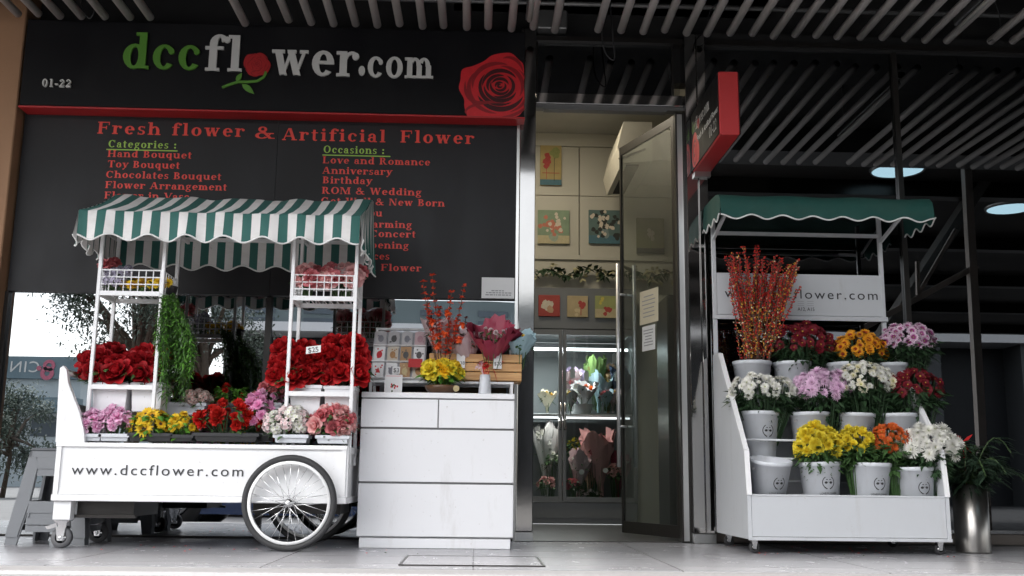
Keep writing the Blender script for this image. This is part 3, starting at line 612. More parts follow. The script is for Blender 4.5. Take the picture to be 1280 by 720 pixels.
# projecting sign
yn, yf = -.76, -.075
ax0, ax1 = PX(898, 130, yn), PX(925, 130, yn); az0, az1 = PZ(911, 168, yn), PZ(911, 89, yn)
pj = thing('projecting_sign', 'red box sign with black faces sticking out over the walkway beside the door', 'sign', ((ax0+ax1)/2, yf, az0))
MB().box(ax0+.004, ax1-.004, yn, yf, az0, az1, bev=.006).build('box', redp, pj)
q = MB()
for xx in (ax0-.001, ax1-.005): q.box(xx, xx+.006, yn+.006, yf-.002, az0+.006, az1-.006)
q.build('black_face', black, pj)
q = MB(); Z = lambda t: az0+(az1-az0)*t; L = yf-yn
kk = .64*L/serif_len('dccfl wer.com', .02)
o3 = Vector((ax0-.0012, yf-.03, Z(.62)))
n1 = serif(q, 'dcc', o3, (0,-1,0), (0,0,1), kk, kk*1.5, (-1,0,0), 0, .02)
q.build('lettering', signgreen, pj); q = MB()
n2 = serif(q, 'fl', o3+Vector((0,-n1,0)), (0,-1,0), (0,0,1), kk, kk*1.5, (-1,0,0), 0, .02); serif(q, 'wer.com', o3+Vector((0,-n1-n2-kk*.5,0)), (0,-1,0), (0,0,1), kk, kk*1.5, (-1,0,0), 0, .02)
q.build('lettering', signwhite, pj)
q = MB(); serif(q, '01-22', (ax0-.0012, yn+.22, Z(.14)), (0,-1,0), (0,0,1), .07, .09, (-1,0,0), 0, .02); q.build('lettering', signwhite, pj)
sans('Fresh & Artificial Flower', 'lettering', signwhite, pj, (ax0-.0012, yf-.16, Z(.38)), .052, ex=(0,-1,0), ez=(0,0,1))
q = MB(); zc = Z(.66); yc = yf-.03-n1-n2-kk*.25
for i, (a, b, r_) in enumerate(((0, 0, .03), (.012, .006, .02), (-.008, -.006, .018))):
    q.prism([(ax0-.0014-.0008*i, yc+a+r_*math.cos(t*math.pi/6), zc+b+r_*math.sin(t*math.pi/6)) for t in range(12)], (.0005, 0, 0), 0)
q.build('rose_emblem', redp, pj)
q = MB()
for i, (a, b, r_, mi) in enumerate(((.10, .10, .10, 0), (.16, .07, .07, 0), (.10, .09, .07, 1), (.11, .09, .055, 0), (.10, .10, .035, 1), (.11, .10, .022, 0))):
    q.prism([(ax0-.0014-.0006*i, min(yf-a+r_*.8*math.cos(t*math.pi/8), yf-.004), max(az0+b+r_*1.1*math.sin(t*math.pi/8), az0+.008)) for t in range(16)], (.0003, 0, 0), mi)
q.build('rose_picture', [roseA, roseB], pj)
MB().box(ax0+.01, ax1-.01, yf-.03, -.0705, az0-.03, az0-.001).build('bracket', steel_b, pj)
# ------------------------------------------------------------------ flowers: petals and blooms
def petal(mb, ang, r0, z0, L, W, t0, t1, cup=.15, nu=4, nv=4, mi=0, tip=.0, ruf=0, rr=random):
    ca, sa = math.cos(ang), math.sin(ang); vs = []; at = []; r, z = r0, z0
    for i in range(nu+1):
        u = i/nu; t = R(t0+(t1-t0)*u)
        if i: r += L/nu*math.cos(t); z += L/nu*math.sin(t)
        wd = W*(math.sin(math.pi*(.12+.80*u))**.7 if tip == 0 else math.sin(math.pi*(.1+.9*u**tip)))
        for j in range(nv+1):
            v = 2*j/nv-1; nr, nz = -math.sin(t), math.cos(t); off = cup*W*v*v + (rr.uniform(-ruf, ruf) if ruf and i else 0)
            rrr = r+nr*off; zz = z+nz*off; lat = wd*v
            vs.append((rrr*ca-lat*sa, rrr*sa+lat*ca, zz)); at.append(u)
    n = nv+1
    mb.add(vs, [(i*n+j, i*n+j+1, (i+1)*n+j+1, (i+1)*n+j) for i in range(nu) for j in range(nv)], mi, at)
def rose_mesh(name, ms, seed=0):
    rr = random.Random(seed); b = MB()
    for n, r0, z0, L, W, t0, t1, cup in ((3,.05,.12,.72,.26,88,108,.9),(4,.10,.08,.85,.38,84,98,.7),(5,.18,.05,.92,.46,72,72,.45),(6,.24,0,1.0,.52,52,38,.3),(6,.26,-.05,1.02,.56,30,-12,.2)):
        a0 = rr.uniform(0, 6)
        for k in range(n): petal(b, a0+2*math.pi*k/n+rr.uniform(-.15,.15), r0, z0, L*rr.uniform(.92,1.08), W, t0+rr.uniform(-8,8), t1+rr.uniform(-12,12), cup, 4, 4)
    return b.mesh(name, ms, True)
def daisy_mesh(name, ms, layers, disc=.25, dm=1, dz=.08, seed=0):
    rr = random.Random(seed); b = MB()
    for n, L, W, t0, t1, z0, cup, tip in layers:
        a0 = rr.uniform(0, 6)
        for k in range(n): petal(b, a0+2*math.pi*k/n+rr.uniform(-.1,.1), disc*.5, z0, L*rr.uniform(.88,1.1), W, t0+rr.uniform(-9,9), t1+rr.uniform(-12,12), cup, 3, 2, 0, tip)
    if disc > .02:
        b.lathe([(disc, dz*.2), (disc*.9, dz), (disc*.5, dz*1.6), (.001, dz*1.8)], n=10, mi=dm)
    return b.mesh(name, ms, True)
def pompon_mesh(name, ms, n=60, seed=0, W=.16, L=.75, ruf=.0, low=-.25):
    rr = random.Random(seed); b = MB(); g = math.pi*(3-5**.5)
    for i in range(n):
        z = 1-(1-low)*(i+.5)/n; el = math.degrees(math.asin(max(-1, min(1, z))))
        petal(b, i*g, .05, .0, L*rr.uniform(.85,1.12), W*rr.uniform(.8,1.2), el+rr.uniform(-8,8), el+rr.uniform(-5,30), .3, 3, 2, 0, 0, ruf, rr)
    return b.mesh(name, ms, True)
def cluster_mesh(name, ms, n=14, seed=0, pet=5):
    rr = random.Random(seed); b = MB(); g = math.pi*(3-5**.5)
    for i in range(n):
        z = 1-1.15*(i+.5)/n; r = math.sqrt(max(0, 1-z*z)); d = Vector((r*math.cos(i*g), r*math.sin(i*g), z)); q = d.to_track_quat('Z', 'Y'); s = .36*rr.uniform(.85, 1.2); t = MB()
        for k in range(pet): petal(t, 2*math.pi*k/pet+rr.random()*.2, .06, 0, 1, .5, 20+rr.uniform(-15,25), 5, .1, 2, 2)
        b.add([q @ (Vector(v)*s) + d*.75 for v in t.v], t.f, 0, t.a)
    return b.mesh(name, ms, True)
core_d = mat('flower_core_dark', (.05, .022, .012), .8); core_y = mat('flower_core_yellow', (.45, .27, .03), .8); core_g = mat('flower_core_green', (.25, .32, .06), .8)
PM = petal_mat
p_red = PM('petal_deep_red', (.10,.002,.005), (.42,.012,.018), (.15, .95)); p_red2 = PM('petal_bright_red', (.22,.004,.005), (.62,.025,.018), (.1, .9))
p_pink = PM('petal_pink', (.76,.24,.52), (.92,.62,.80), (.05,.8)); p_mag = PM('petal_magenta', (.72,.14,.46), (.88,.45,.68))
p_yel = PM('petal_yellow', (.70,.32,.01), (.86,.60,.035)); p_lem = PM('petal_lemon', (.75,.58,.03), (.82,.68,.06))
p_wht = PM('petal_white', (.62,.66,.42), (.80,.79,.74), (.0,.4)); p_cream = PM('petal_cream', (.70,.62,.30), (.78,.74,.58))
p_lil = PM('petal_lilac', (.50,.26,.46), (.74,.52,.68)); p_dkr = PM('petal_maroon', (.10,.005,.010), (.18,.012,.022)); p_or = PM('petal_orange', (.35,.03,.01), (.74,.33,.02), (.3,.6))
p_orr = PM('petal_orange_red', (.45,.06,.01), (.58,.11,.02)); p_wp = PM('petal_white_magenta', (.32,.03,.20), (.78,.60,.72), (.35,.75)); p_blush = PM('petal_blush', (.75,.50,.52), (.80,.68,.68))
p_sal = PM('petal_salmon', (.66,.20,.22), (.80,.46,.45)); p_rosep = PM('petal_rose_pink', (.52,.07,.10), (.66,.20,.22)); p_greyl = PM('petal_grey_lilac', (.30,.27,.36), (.45,.42,.52)); p_gold = PM('petal_gold', (.50,.20,.01), (.62,.36,.04)); p_ora = PM('petal_vivid_orange', (.7,.10,.01), (.8,.18,.02)); p_blue = PM('petal_blue', (.03,.16,.30), (.10,.32,.48))
p_gr = PM('petal_green', (.10,.30,.02), (.30,.55,.05))
B_rose = [rose_mesh('bloom', p_red, i) for i in range(3)]; B_roseb = [rose_mesh('bloom', PM('petal_crimson', (.15,.003,.006), (.48,.013,.016), (.1,.95)), i+9) for i in range(3)]
B_pink = [rose_mesh('bloom', p_pink, i+3) for i in range(2)]; B_sal = [rose_mesh('bloom', p_sal, i+5) for i in range(2)]; B_rosep = [rose_mesh('bloom', p_rosep, i+6) for i in range(2)]
B_sun = [daisy_mesh('bloom', [p_yel, core_d], [(14,.8,.20,18,-5,.02,.1,.7),(14,.75,.20,34,5,.05,.1,.7)], .34)]
B_yel = [daisy_mesh('bloom', [p_yel, core_y], [(14,.8,.17,15,-5,.0,.1,0),(12,.7,.16,40,20,.05,.1,0),(10,.5,.15,65,45,.08,.1,0)], .14)]
B_red = [pompon_mesh('bloom', p_red2, 34, 2, .26, .85, .03)]; B_mag = [pompon_mesh('bloom', p_mag, 30, 3, .28, .85, .03)]
B_pinkc = [pompon_mesh('bloom', p_pink, 30, 4, .30, .85, .03)]
B_blush = [cluster_mesh('bloom', p_blush, 14, 5)]; B_whc = [cluster_mesh('bloom', p_wht, 14, 6)]; B_lilc = [cluster_mesh('bloom', p_greyl, 12, 7)]; B_creamc = [cluster_mesh('bloom', PM('petal_peach', (.72,.40,.36), (.75,.60,.54)), 14, 8)]
B_lem = [pompon_mesh('bloom', p_lem, 46, 11, .2, .85)]
B_wht = [daisy_mesh('bloom', [p_wht, core_g], [(18,.85,.11,10,0,0,.1,0),(16,.75,.11,35,20,.04,.1,0),(12,.6,.10,60,50,.06,.1,0)], .13, 1, .10, i) for i in range(2)]
B_spid = [daisy_mesh('bloom', [p_wht, core_g], [(16,1.0,.10,0,-20,0,.1,0),(16,.95,.10,25,0,.04,.1,0),(14,.8,.09,48,30,.08,.1,0),(10,.6,.09,70,60,.1,.1,0)], .08, 1, .10, i) for i in range(2)]
B_lil = [daisy_mesh('bloom', [p_lil, core_g], [(16,.95,.11,5,-15,0,.1,0),(14,.85,.11,30,10,.04,.1,0),(12,.7,.10,55,45,.06,.1,0)], .08, 1, .08, i) for i in range(2)]
B_dkr = [daisy_mesh('bloom', [p_dkr, core_y], [(18,.85,.13,8,-10,0,.1,0),(16,.75,.13,32,15,.04,.1,0)], .16, 1, .08, i) for i in range(2)]
B_or = [daisy_mesh('bloom', [p_or, core_d], [(15,.85,.17,15,-12,0,.1,0),(13,.75,.17,38,20,.04,.1,0)], .20, 1, .06, i) for i in range(2)]
B_wp = [daisy_mesh('bloom', [p_wp, core_g], [(15,.9,.17,15,-8,0,.1,0),(13,.8,.16,35,15,.04,.1,0)], .16, 1, .06, i) for i in range(2)]
B_orr = [daisy_mesh('bloom', [p_orr, core_y], [(16,.85,.15,10,-10,0,.1,0),(14,.75,.15,34,20,.04,.1,0)], .14, 1, .06, i) for i in range(2)]
B_gold = [pompon_mesh('bloom', p_gold, 36, 13, .22, .85)]; B_yrose = [rose_mesh('bloom', p_yel, 21)]; B_lemrose = [rose_mesh('bloom', p_lem, 22)]
B_ora = [pompon_mesh('bloom', p_ora, 26, 15, .24, .85)]; B_blue = [pompon_mesh('bloom', p_blue, 26, 16, .24, .85)]; B_green = [pompon_mesh('bloom', p_gr, 40, 17, .1, .95)]; B_bl2 = [pompon_mesh('bloom', p_blush, 26, 18, .24, .85)]
def leaf(mb, base, d, L, W, rr, mi=0, droop=.3):
    d = Vector(d).normalized(); sd = d.cross(Vector((0,0,1)))
    if sd.length < .1: sd = Vector((1,0,0))
    sd = (sd.normalized() + Vector((0,0,rr.uniform(-.6,.6)))).normalized(); nrm = sd.cross(d).normalized(); b = Vector(base)
    p = [b, b+d*L*.45+sd*W/2-nrm*W*.12, b+d*L*.45-sd*W/2-nrm*W*.12, b+d*L*.5, b+d*L-Vector((0,0,1))*droop*L]
    mb.add(p, [(0,1,3), (0,3,2), (1,4,3), (3,4,2)], mi)
def bunch_on(root, c, rad, blooms, n, size, seed, fol=leafm, nleaf=90, leafL=.05, leafW=.022, low=-.35, face=.35, stemto=None, foldown=.55, jit=.14, bank=False, leaftop=.75):
    """blooms over an ellipsoid c/rad (world), as children of root, with one foliage part"""
    rr = random.Random(seed); c = Vector(c); rad = Vector(rad); o0 = org(root); g = math.pi*(3-5**.5); pts = []
    for i in range(n):
        z = 1-(1-low)*(i+.5)/n; q = math.sqrt(max(0, 1-z*z)); a = i*g+rr.uniform(-.25,.25)+seed
        d = Vector((q*math.cos(a), q*math.sin(a), z)); s = rr.uniform(1-jit*1.5, 1+jit*.4)
        p = c + Vector((d.x*rad.x, d.y*rad.y, d.z*rad.z))*s; pts.append((p, d))
    if bank:                                  # a sloping bank of heads, higher at the back, filling the width
        pts = []; nx_ = max(2, round(math.sqrt(n*rad.x/max(rad.z, .02)))); nz_ = max(2, math.ceil(n/nx_))
        for j in range(nz_):
            for i in range(nx_):
                u = (i+.5+(.5 if j % 2 else 0)-.25+rr.uniform(-.3,.3))/nx_*2-1; t = (j+.5+rr.uniform(-.35,.35))/nz_
                e = 1-.22*abs(u)**3; zz = (t*1.65-.62)*(e if t > .5 else 1)+rr.uniform(-.12,.12)
                p = c+Vector((u*rad.x*(1-.12*t), rad.y*(t*1.7-1.0)+rr.uniform(-.2,.2)*rad.y, zz*rad.z)); pts.append((p, Vector((u*.45+rr.uniform(-.3,.3), -.9+.3*t, .05+.5*t+rr.uniform(-.25,.25))).normalized()))
    for i, (p, d) in enumerate(pts):
        me = blooms[i % len(blooms)]; o = bpy.data.objects.new('bloom', me); COL.objects.link(o); o.parent = root
        nd = (d + Vector((0, -face, .25)) + Vector((rr.uniform(-.25,.25),)*3)).normalized()
        o.rotation_mode = 'QUATERNION'; o.rotation_quaternion = nd.to_track_quat('Z', 'Y') @ Quaternion((0,0,1), rr.uniform(0, 6.28))
        sz = size*(rr.uniform(.72, 1.2) if rr.random() < .85 else rr.uniform(.45, .65)); o.scale = (sz,)*3; o.location = p-o0
    f = MB()
    base = Vector((c.x, c.y, stemto if stemto is not None else c.z-rad.z*1.1))
    for p, d in pts:
        b0 = Vector((base.x+(p.x-c.x)*.35, base.y+(p.y-c.y)*.35, base.z)); f.tube([b0, b0.lerp(p, .6)+Vector((0,0,.01)), p-d*size*.1], .0022, 5, cap=False)
    for i in range(nleaf):
        a = rr.uniform(0, 6.283); z = rr.uniform(-foldown*1.6, -.1 if bank else leaftop); q = math.sqrt(max(.05, 1-min(.95, abs(z))**2))*rr.uniform(.5, 1.02)
        d = Vector((math.cos(a)*q, math.sin(a)*q, z)); p = c + Vector((d.x*rad.x, d.y*rad.y, d.z*rad.z))
        leaf(f, p, Vector((math.cos(a), math.sin(a), rr.uniform(-.5,.7))), leafL*rr.uniform(.6,1.3), leafW*rr.uniform(.7,1.3), rr)
    f.build('foliage', fol, root)
def planter(x0, y0, x1, y1, Yf, depth, m, root, name='planter', taper=.9):
    """a trough whose front face spans photo px x0..x1, y0 (rim)..y1 at plane Yf"""
    a = P(x0, y1, Yf); b = P(x1, y1, Yf); zt = PZ((x0+x1)/2, y0, Yf); zb = min(a.z, b.z); cx = (a.x+b.x)/2; w = (b.x-a.x)/2; t = taper
    q = MB(); yc = Yf+depth/2; d = depth/2
    lo = [(cx-w*t, yc-d*t, zb), (cx+w*t, yc-d*t, zb), (cx+w*t, yc+d*t, zb), (cx-w*t, yc+d*t, zb)]; hi = [(cx-w, yc-d, zt), (cx+w, yc-d, zt), (cx+w, yc+d, zt), (cx-w, yc+d, zt)]
    ih = [(cx-w+.006, yc-d+.006, zt), (cx+w-.006, yc-d+.006, zt), (cx+w-.006, yc+d-.006, zt), (cx-w+.006, yc+d-.006, zt)]; il = [(x, y, zt-.03) for x, y, z in ih]
    q.add(lo+hi+ih+il, [(3,2,1,0)] + [(i, (i+1) % 4, 4+(i+1) % 4, 4+i) for i in range(4)] + [(4+i, 4+(i+1) % 4, 8+(i+1) % 4, 8+i) for i in range(4)] + [(8+i, 8+(i+1) % 4, 12+(i+1) % 4, 12+i) for i in range(4)] + [(12,13,14,15)])
    for z0, z1, e in ((zt-.016, zt-.002, .005),):
        q.box(cx-w-e, cx+w+e, yc-d-e, yc-d+.0015, z0, z1).box(cx-w-e, cx-w+.0015, yc-d+.002, yc+d+e, z0, z1).box(cx+w-.0015, cx+w+e, yc-d+.002, yc+d+e, z0, z1)
    return q.build(name, m, root), cx, yc, zt, zb
def potted(name, label, cat, pot, Yf, depth, m, box, blooms, n, size, seed, group=None, potname='planter', **kw):
    """flowers growing in a trough: pot=(x0,rim,x1,bottom) px, box=(x0,top,x1,bottom) px of the flower mass"""
    yc = Yf+depth/2; a = P((pot[0]+pot[2])/2, pot[3], Yf)
    t = thing(name, label, cat, (a.x, yc, a.z), group)
    planter(*pot, Yf, depth, m, t, potname)
    k = K(yc); bx0, by0, bx1, by1 = box; c = P((bx0+bx1)/2, by0*.42+by1*.58, yc); rx = (bx1-bx0)/2*k-size*.6; rz = (by1-by0)*.58*k-size*.6
    bunch_on(t, c, (max(rx, .02), max(depth*.55, .05), max(rz, .02)), blooms, n, size, seed, stemto=PZ((pot[0]+pot[2])/2, pot[1], yc)-.02, **kw)
    return t
# ------------------------------------------------------------------ shop interior
YB = 2.30
rx0, rx1 = -.10, 1.75
o = MB().box(rx0-.08, rx0, .13, YB+.1, .006, 3.15).build('partition_wall', cream); tag(o, 'cream inner side wall of the shop, left of the entrance', 'wall')
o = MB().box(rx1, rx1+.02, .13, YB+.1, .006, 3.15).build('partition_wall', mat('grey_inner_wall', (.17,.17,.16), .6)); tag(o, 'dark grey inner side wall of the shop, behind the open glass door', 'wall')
MBc = MB().box(rx0-.08, rx1+.02, .06, YB+.3, 3.152, 3.3); struct('shop_ceiling', MBc, mat('shop_ceiling_paint', (.42,.41,.38), .7))
zb0 = PZ(724, 322, YB); q = MB(); xd = PX(724, 250, YB)
cab = thing('wall_cabinet', 'tall cream panelled cupboard doors high on the back wall of the shop', 'cabinet', (xd, YB, zb0))
zmid = PZ(724, 245, YB)
for a, b in ((rx0, xd-.004), (xd+.004, rx1)):
    q.box(a, b, YB, YB+.05, zb0+.02, zmid-.003).box(a, b, YB, YB+.05, zmid+.003, 3.04)
q.build('door', cream, cab); MB().box(rx0, rx1, YB-.02, YB+.06, zb0-.02, zb0+.018).box(rx0, rx1, YB-.02, YB+.06, 3.043, 3.15).build('rail', cream, cab)
MB().box(rx0, rx1, YB+.051, YB+.06, zb0+.02, 3.04).build('back', darkin, cab)
zf = PZ(724, 402, 2.1)
o = MB().box(rx0, rx1, YB, YB+.1, .006, zb0-.021).build('back_wall', cream); tag(o, 'cream back wall of the shop behind the garland and the flower fridge', 'wall')
# garland
gz = PZ(715, 340, YB-.05); gx0, gx1 = PX(668, 340, YB-.05), PX(850, 340, YB-.05)
gr = thing('garland', 'leafy artificial garland strung along the back wall above the fridge', 'garland', ((gx0+gx1)/2, YB-.05, gz))
rr = random.Random(4); q = MB(); v = MB(); pts = []
for i in range(40):
    t = i/39; x = gx0+(gx1-gx0)*t; z = gz+.02*math.sin(t*21)+rr.uniform(-.01,.01); pts.append((x, YB-.04, z))
    for _ in range(4): leaf(q, (x, YB-.045, z), (rr.uniform(-1,1), rr.uniform(-1,-.2), rr.uniform(-1,.8)), rr.uniform(.05,.09), rr.uniform(.03,.05), rr)
v.tube(pts, .004, 6); v.build('vine', stemm, gr); q.build('foliage', leafd, gr)
q = MB()
for i in range(34):
    x = rr.uniform(gx0, gx1); z = gz+rr.uniform(-.07,.05)
    for k in range(3): leaf(q, (x, YB-.06, z), (rr.uniform(-1,1), rr.uniform(-1,-.2), rr.uniform(-1,1)), .045, .035, rr)
q.build('cream_leaf', mat('variegated_leaf', (.45,.42,.25), .6), gr)
# flower fridge
FY = 2.10; fz0 = .02; fr = thing('flower_fridge', 'tall grey glass-doored fridge full of bouquets inside the shop', 'fridge', (PX(724, 655, FY), FY, .006))
fx0, fx1 = rx0+.01, PX(796, 500, FY); fdiv = PX(703, 500, FY)
fgrey = mat('fridge_grey', (.17,.175,.175), .4, .2, .1, 6)
hz0, hz1 = PZ(724, 412, FY), PZ(724, 360, FY)
bz0, bz1 = PZ(724, 655, FY), PZ(724, 628, FY); bz0 = max(bz0, .012)
fin = mat('fridge_liner', (.22,.235,.235), .5)
MB().box(fx0, fx1, FY, FY+.14, hz0, hz1, bev=.004).box(fx0, fx1, FY-.012, FY-.0005, hz0+.005, hz0+.03).build('header', fgrey, fr)
MB().box(fx0, fx1, FY, FY+.14, bz0, bz1, bev=.004).box(fx0+.01, fx1-.01, FY-.006, FY-.0005, bz0+.04, bz0+.055).build('plinth', fgrey, fr)
FB = YB+.62
# the wall opens behind the fridge: liner box
bpy.data.objects.remove(bpy.data.objects['back_wall'])
o = MB().box(rx0, rx1, YB, YB+.06, hz1+.001, zb0-.021).box(fx1+.002, rx1, YB, YB+.06, .006, hz1).build('back_wall', cream); tag(o, 'cream back wall of the shop round the flower fridge', 'wall')
q = MB().box(fx0, fx1, FB, FB+.02, bz1, hz0).box(fx0-.0, fx0+.012, FY+.145, FB-.001, bz1, hz0).box(fx1-.012, fx1, FY+.145, FB-.001, bz1, hz0).box(fx0+.013, fx1-.013, FY+.145, FB-.001, bz1-.02, bz1-.001).box(fx0+.013, fx1-.013, FY+.145, FB-.001, hz0+.001, hz0+.02)
q.build('liner', fin, fr)
fglass = glass_mat('clear_glass', .03, (.86, .89, .88))
for a, b, sx in ((fx0, fdiv-.002, 1), (fdiv+.002, fx1, -1)):
    fw = .028; d = MB().box(a, a+fw, FY-.02, FY+.02, bz1+.004, hz0-.004, bev=.003).box(b-fw, b, FY-.02, FY+.02, bz1+.004, hz0-.004, bev=.003).box(a+fw, b-fw, FY-.018, FY+.018, bz1+.004, bz1+.04).box(a+fw, b-fw, FY-.018, FY+.018, hz0-.045, hz0-.004).build('door', fgrey, fr)
    MB().box(a+fw, b-fw, FY-.004, FY+.002, bz1+.041, hz0-.046).build('pane', fglass, d)
    hx = b-.014 if sx > 0 else a+.014; zz = PZ(703, 520, FY)
    MB().tube([(hx, FY-.021, zz+.10), (hx, FY-.05, zz+.09), (hx, FY-.05, zz-.09), (hx, FY-.021, zz-.10)], .009, 8).build('handle', chrome, d, True)
shz = PZ(735, 518, FY+.2)
MB().box(fx0+.014, fx1-.014, FY+.15, FB-.03, shz-.012, shz, bev=.003).build('shelf', mat('wire_shelf_white', (.6,.6,.6), .4), fr)
lz = PZ(735, 437, FY+.25)
MB().tube([(fx0+.03, FY+.25, lz), (fx1-.03, FY+.25, lz)], .011, 8).build('light_tube', emit('fridge_tube', (.9,.96,1), 2.2), fr, True)
fl = bpy.data.lights.new('fridge_light', 'AREA'); fl.shape = 'RECTANGLE'; fl.size = .7; fl.size_y = .03; fl.energy = 2.6; fl.color = (.92,.97,1)
flo = bpy.data.objects.new('fridge_light', fl); COL.objects.link(flo); flo.location = ((fx0+fx1)/2, FY+.25, lz-.02); flo.parent = None
lz2 = shz-.03
MB().tube([(fx0+.03, FY+.17, lz2), (fx1-.03, FY+.17, lz2)], .008, 8).build('light_tube', emit('fridge_fill_tube', (.95,.96,1), .5), fr, True)  # second tube, added only to brighten the lower half of the fridge
f2 = bpy.data.lights.new('fridge_fill_light', 'AREA'); f2.shape = 'RECTANGLE'; f2.size = .7; f2.size_y = .03; f2.energy = .7; f2.color = (1,.95,.9)  # added fill light below the shelf, paired with the extra tube
f2o = bpy.data.objects.new('fridge_fill_light', f2); COL.objects.link(f2o); f2o.location = ((fx0+fx1)/2, FY+.17, lz2-.015); f2o.rotation_euler = (R(-18), 0, 0)
# shop ceiling light
cl = thing('ceiling_light', 'square white light panel on the shop ceiling', 'lamp', (.35, 1.1, 3.15))
MB().box(.05, .65, .8, 1.4, 3.13, 3.151).build('frame', frame_grey, cl); MB().box(.07, .63, .82, 1.38, 3.122, 3.1295).build('diffuser', emit('warm_panel', (1,.93,.8), .6), cl)
al = bpy.data.lights.new('shop_light', 'AREA'); al.size = .56; al.energy = 3.4; al.color = (1,.88,.68); alo = bpy.data.objects.new('shop_light', al); COL.objects.link(alo); alo.location = (.35, 1.1, 3.118)
# pictures on the cabinet doors and fridge header
def picture(x0, y0, x1, y1, Y, lab, bgc, draw, seed):
    a = P(x0, y1, Y); b = P(x1, y0, Y); t = thing('picture', lab, 'picture', ((a.x+b.x)/2, Y, a.z), 'flower pictures inside the shop')
    MB().box(a.x, b.x, Y, Y+.018, a.z, b.z, bev=.002).build('canvas', mat('canvas_ground', bgc, .7, 0, .35, 9), t)
    W, H = b.x-a.x, b.z-a.z; cols = []; q = MB(); rr = random.Random(seed)
    for i, (kind, u, v, s, col) in enumerate(draw):
        if col not in cols: cols.append(col)
        mi = cols.index(col); x, z = a.x+W*u, a.z+H*v; yy = Y-.0006-.0004*i
        if kind == 'b':
            u0, v0, u1, v1 = max(0, u-s[0]), max(0, v-s[1]), min(1, u+s[0]), min(1, v+s[1])
            q.prism([(a.x+W*u0, yy, a.z+H*v0), (a.x+W*u1, yy, a.z+H*v0), (a.x+W*u1, yy, a.z+H*v1), (a.x+W*u0, yy, a.z+H*v1)], (0,.0003,0), mi)
        else:
            for k in range(s[2] if len(s) > 2 else 1):
                px = min(b.x-s[1]*H, max(a.x+s[1]*H, x+rr.gauss(0, s[0])*W)); pz = min(b.z-s[1]*H, max(a.z+s[1]*H, z+rr.gauss(0, s[0])*H)); r_ = s[1]*H*rr.uniform(.7,1.2); n = 7; ph = rr.random()
                q.prism([(px+r_*.9*math.cos(ph+t_*2*math.pi/n)*(1+.2*(t_ % 2)), yy-.00003*k, pz+r_*.9*math.sin(ph+t_*2*math.pi/n)*(1+.2*(t_ % 2))) for t_ in range(n)], (0,.0002,0), mi)
    q.build('painting', [mat('paint', cc, .7, 0, .25, 40) for cc in cols], t)
wr, wc, wg, wk, wb = (.42,.06,.05), (.62,.55,.45), (.10,.16,.06), (.03,.035,.03), (.07,.16,.20)
picture(675, 182, 702, 231, YB-.022, 'tall narrow picture of a red flower on yellow, highest on the back wall', (.42,.32,.13), [('b',.5,.07,(.5,.07),wb),('b',.66,.45,(.012,.35),wk),('b',.30,.45,(.012,.3),wr),('o',.3,.58,(.07,.06,12),wr),('o',.7,.82,(.06,.07,10),(.28,.30,.10)),('b',.5,.3,(.4,.008),wr)], 1)
picture(672, 263, 712, 304, YB-.022, 'square picture of pink and white flowers in a vase, left of the cupboard seam', (.22,.30,.20), [('b',.5,.12,(.5,.12),(.48,.42,.26)),('o',.5,.22,(.03,.12,3),(.30,.36,.28)),('o',.5,.55,(.16,.07,18),(.5,.18,.12)),('o',.5,.56,(.16,.06,14),wc)], 2)
picture(736, 263, 777, 304, YB-.022, 'square picture of a dense white flower bunch on dark teal, right of the cupboard seam', (.10,.16,.15), [('b',.5,.12,(.5,.12),wb),('o',.5,.3,(.05,.1,4),(.2,.26,.26)),('o',.5,.62,(.19,.07,26),wk),('o',.5,.62,(.18,.055,26),wc)], 3)
picture(796, 273, 830, 317, YB-.022, 'picture of a small white flower on olive, seen through the glass door', (.22,.22,.12), [('b',.5,.08,(.5,.08),wk),('o',.5,.55,(.08,.06,8),wc),('b',.5,.3,(.01,.2),wg)], 4)
picture(673, 369, 700, 395, FY-.021, 'small red picture of cream flowers, leftmost on the fridge header', (.38,.06,.05), [('o',.4,.62,(.12,.14,6),wc),('o',.55,.28,(.04,.14,3),(.5,.32,.2))], 5)
picture(709, 370, 735, 396, FY-.021, 'small beige picture of a red flower, between two others on the fridge header', (.48,.38,.22), [('o',.7,.6,(.06,.13,4),wr),('b',.66,.3,(.02,.22),wr),('o',.4,.2,(.1,.09,3),(.6,.5,.3))], 6)
picture(744, 370, 770, 397, FY-.021, 'small green and yellow picture, rightmost on the fridge header', (.34,.36,.14), [('b',.5,.2,(.5,.2),(.5,.42,.25)),('o',.65,.35,(.1,.1,6),wr),('o',.3,.75,(.1,.08,4),(.6,.5,.1))], 7)
# air conditioner on the right side wall
acx = PX(788, 180, 1.5); ac = thing('air_conditioner', 'white split air conditioner high on the inner wall by the open door', 'air conditioner', (rx1-.11, 1.5, 2.6))
acw = mat('ac_white', (.62,.59,.50), .4)
za0, za1 = PZ(785, 204, 1.2), PZ(785, 152, 1.2); xa = PX(772, 180, 1.2)
q = MB().prism([(xa+.03, 1.2, za0), (xa-.0, 1.2, za0+.12), (xa+.045, 1.2, za1), (xa+.25, 1.2, za1), (xa+.25, 1.2, za0+.02)], (0, .85, 0)); q.build('body', acw, ac); MB().box(xa+.251, rx1-.001, 1.3, 1.95, za0+.06, za1-.03).build('bracket', cream, ac)
MB().box(xa+.07, xa+.16, 1.25, 2.0, za0-.002, za0+.008).build('louvre', darkin, ac)
q = MB().prism([(xa+.005, 1.196, za0+.035), (xa+.012, 1.196, za0+.02), (xa+.2, 1.196, za0+.10), (xa+.2, 1.196, za0+.115)], (0, .003, 0)); q.build('seam', darkin, ac)
ac.location.z = za0
for ch in ac.children:
    for vv in ch.data.vertices: vv.co.z += 2.6-za0
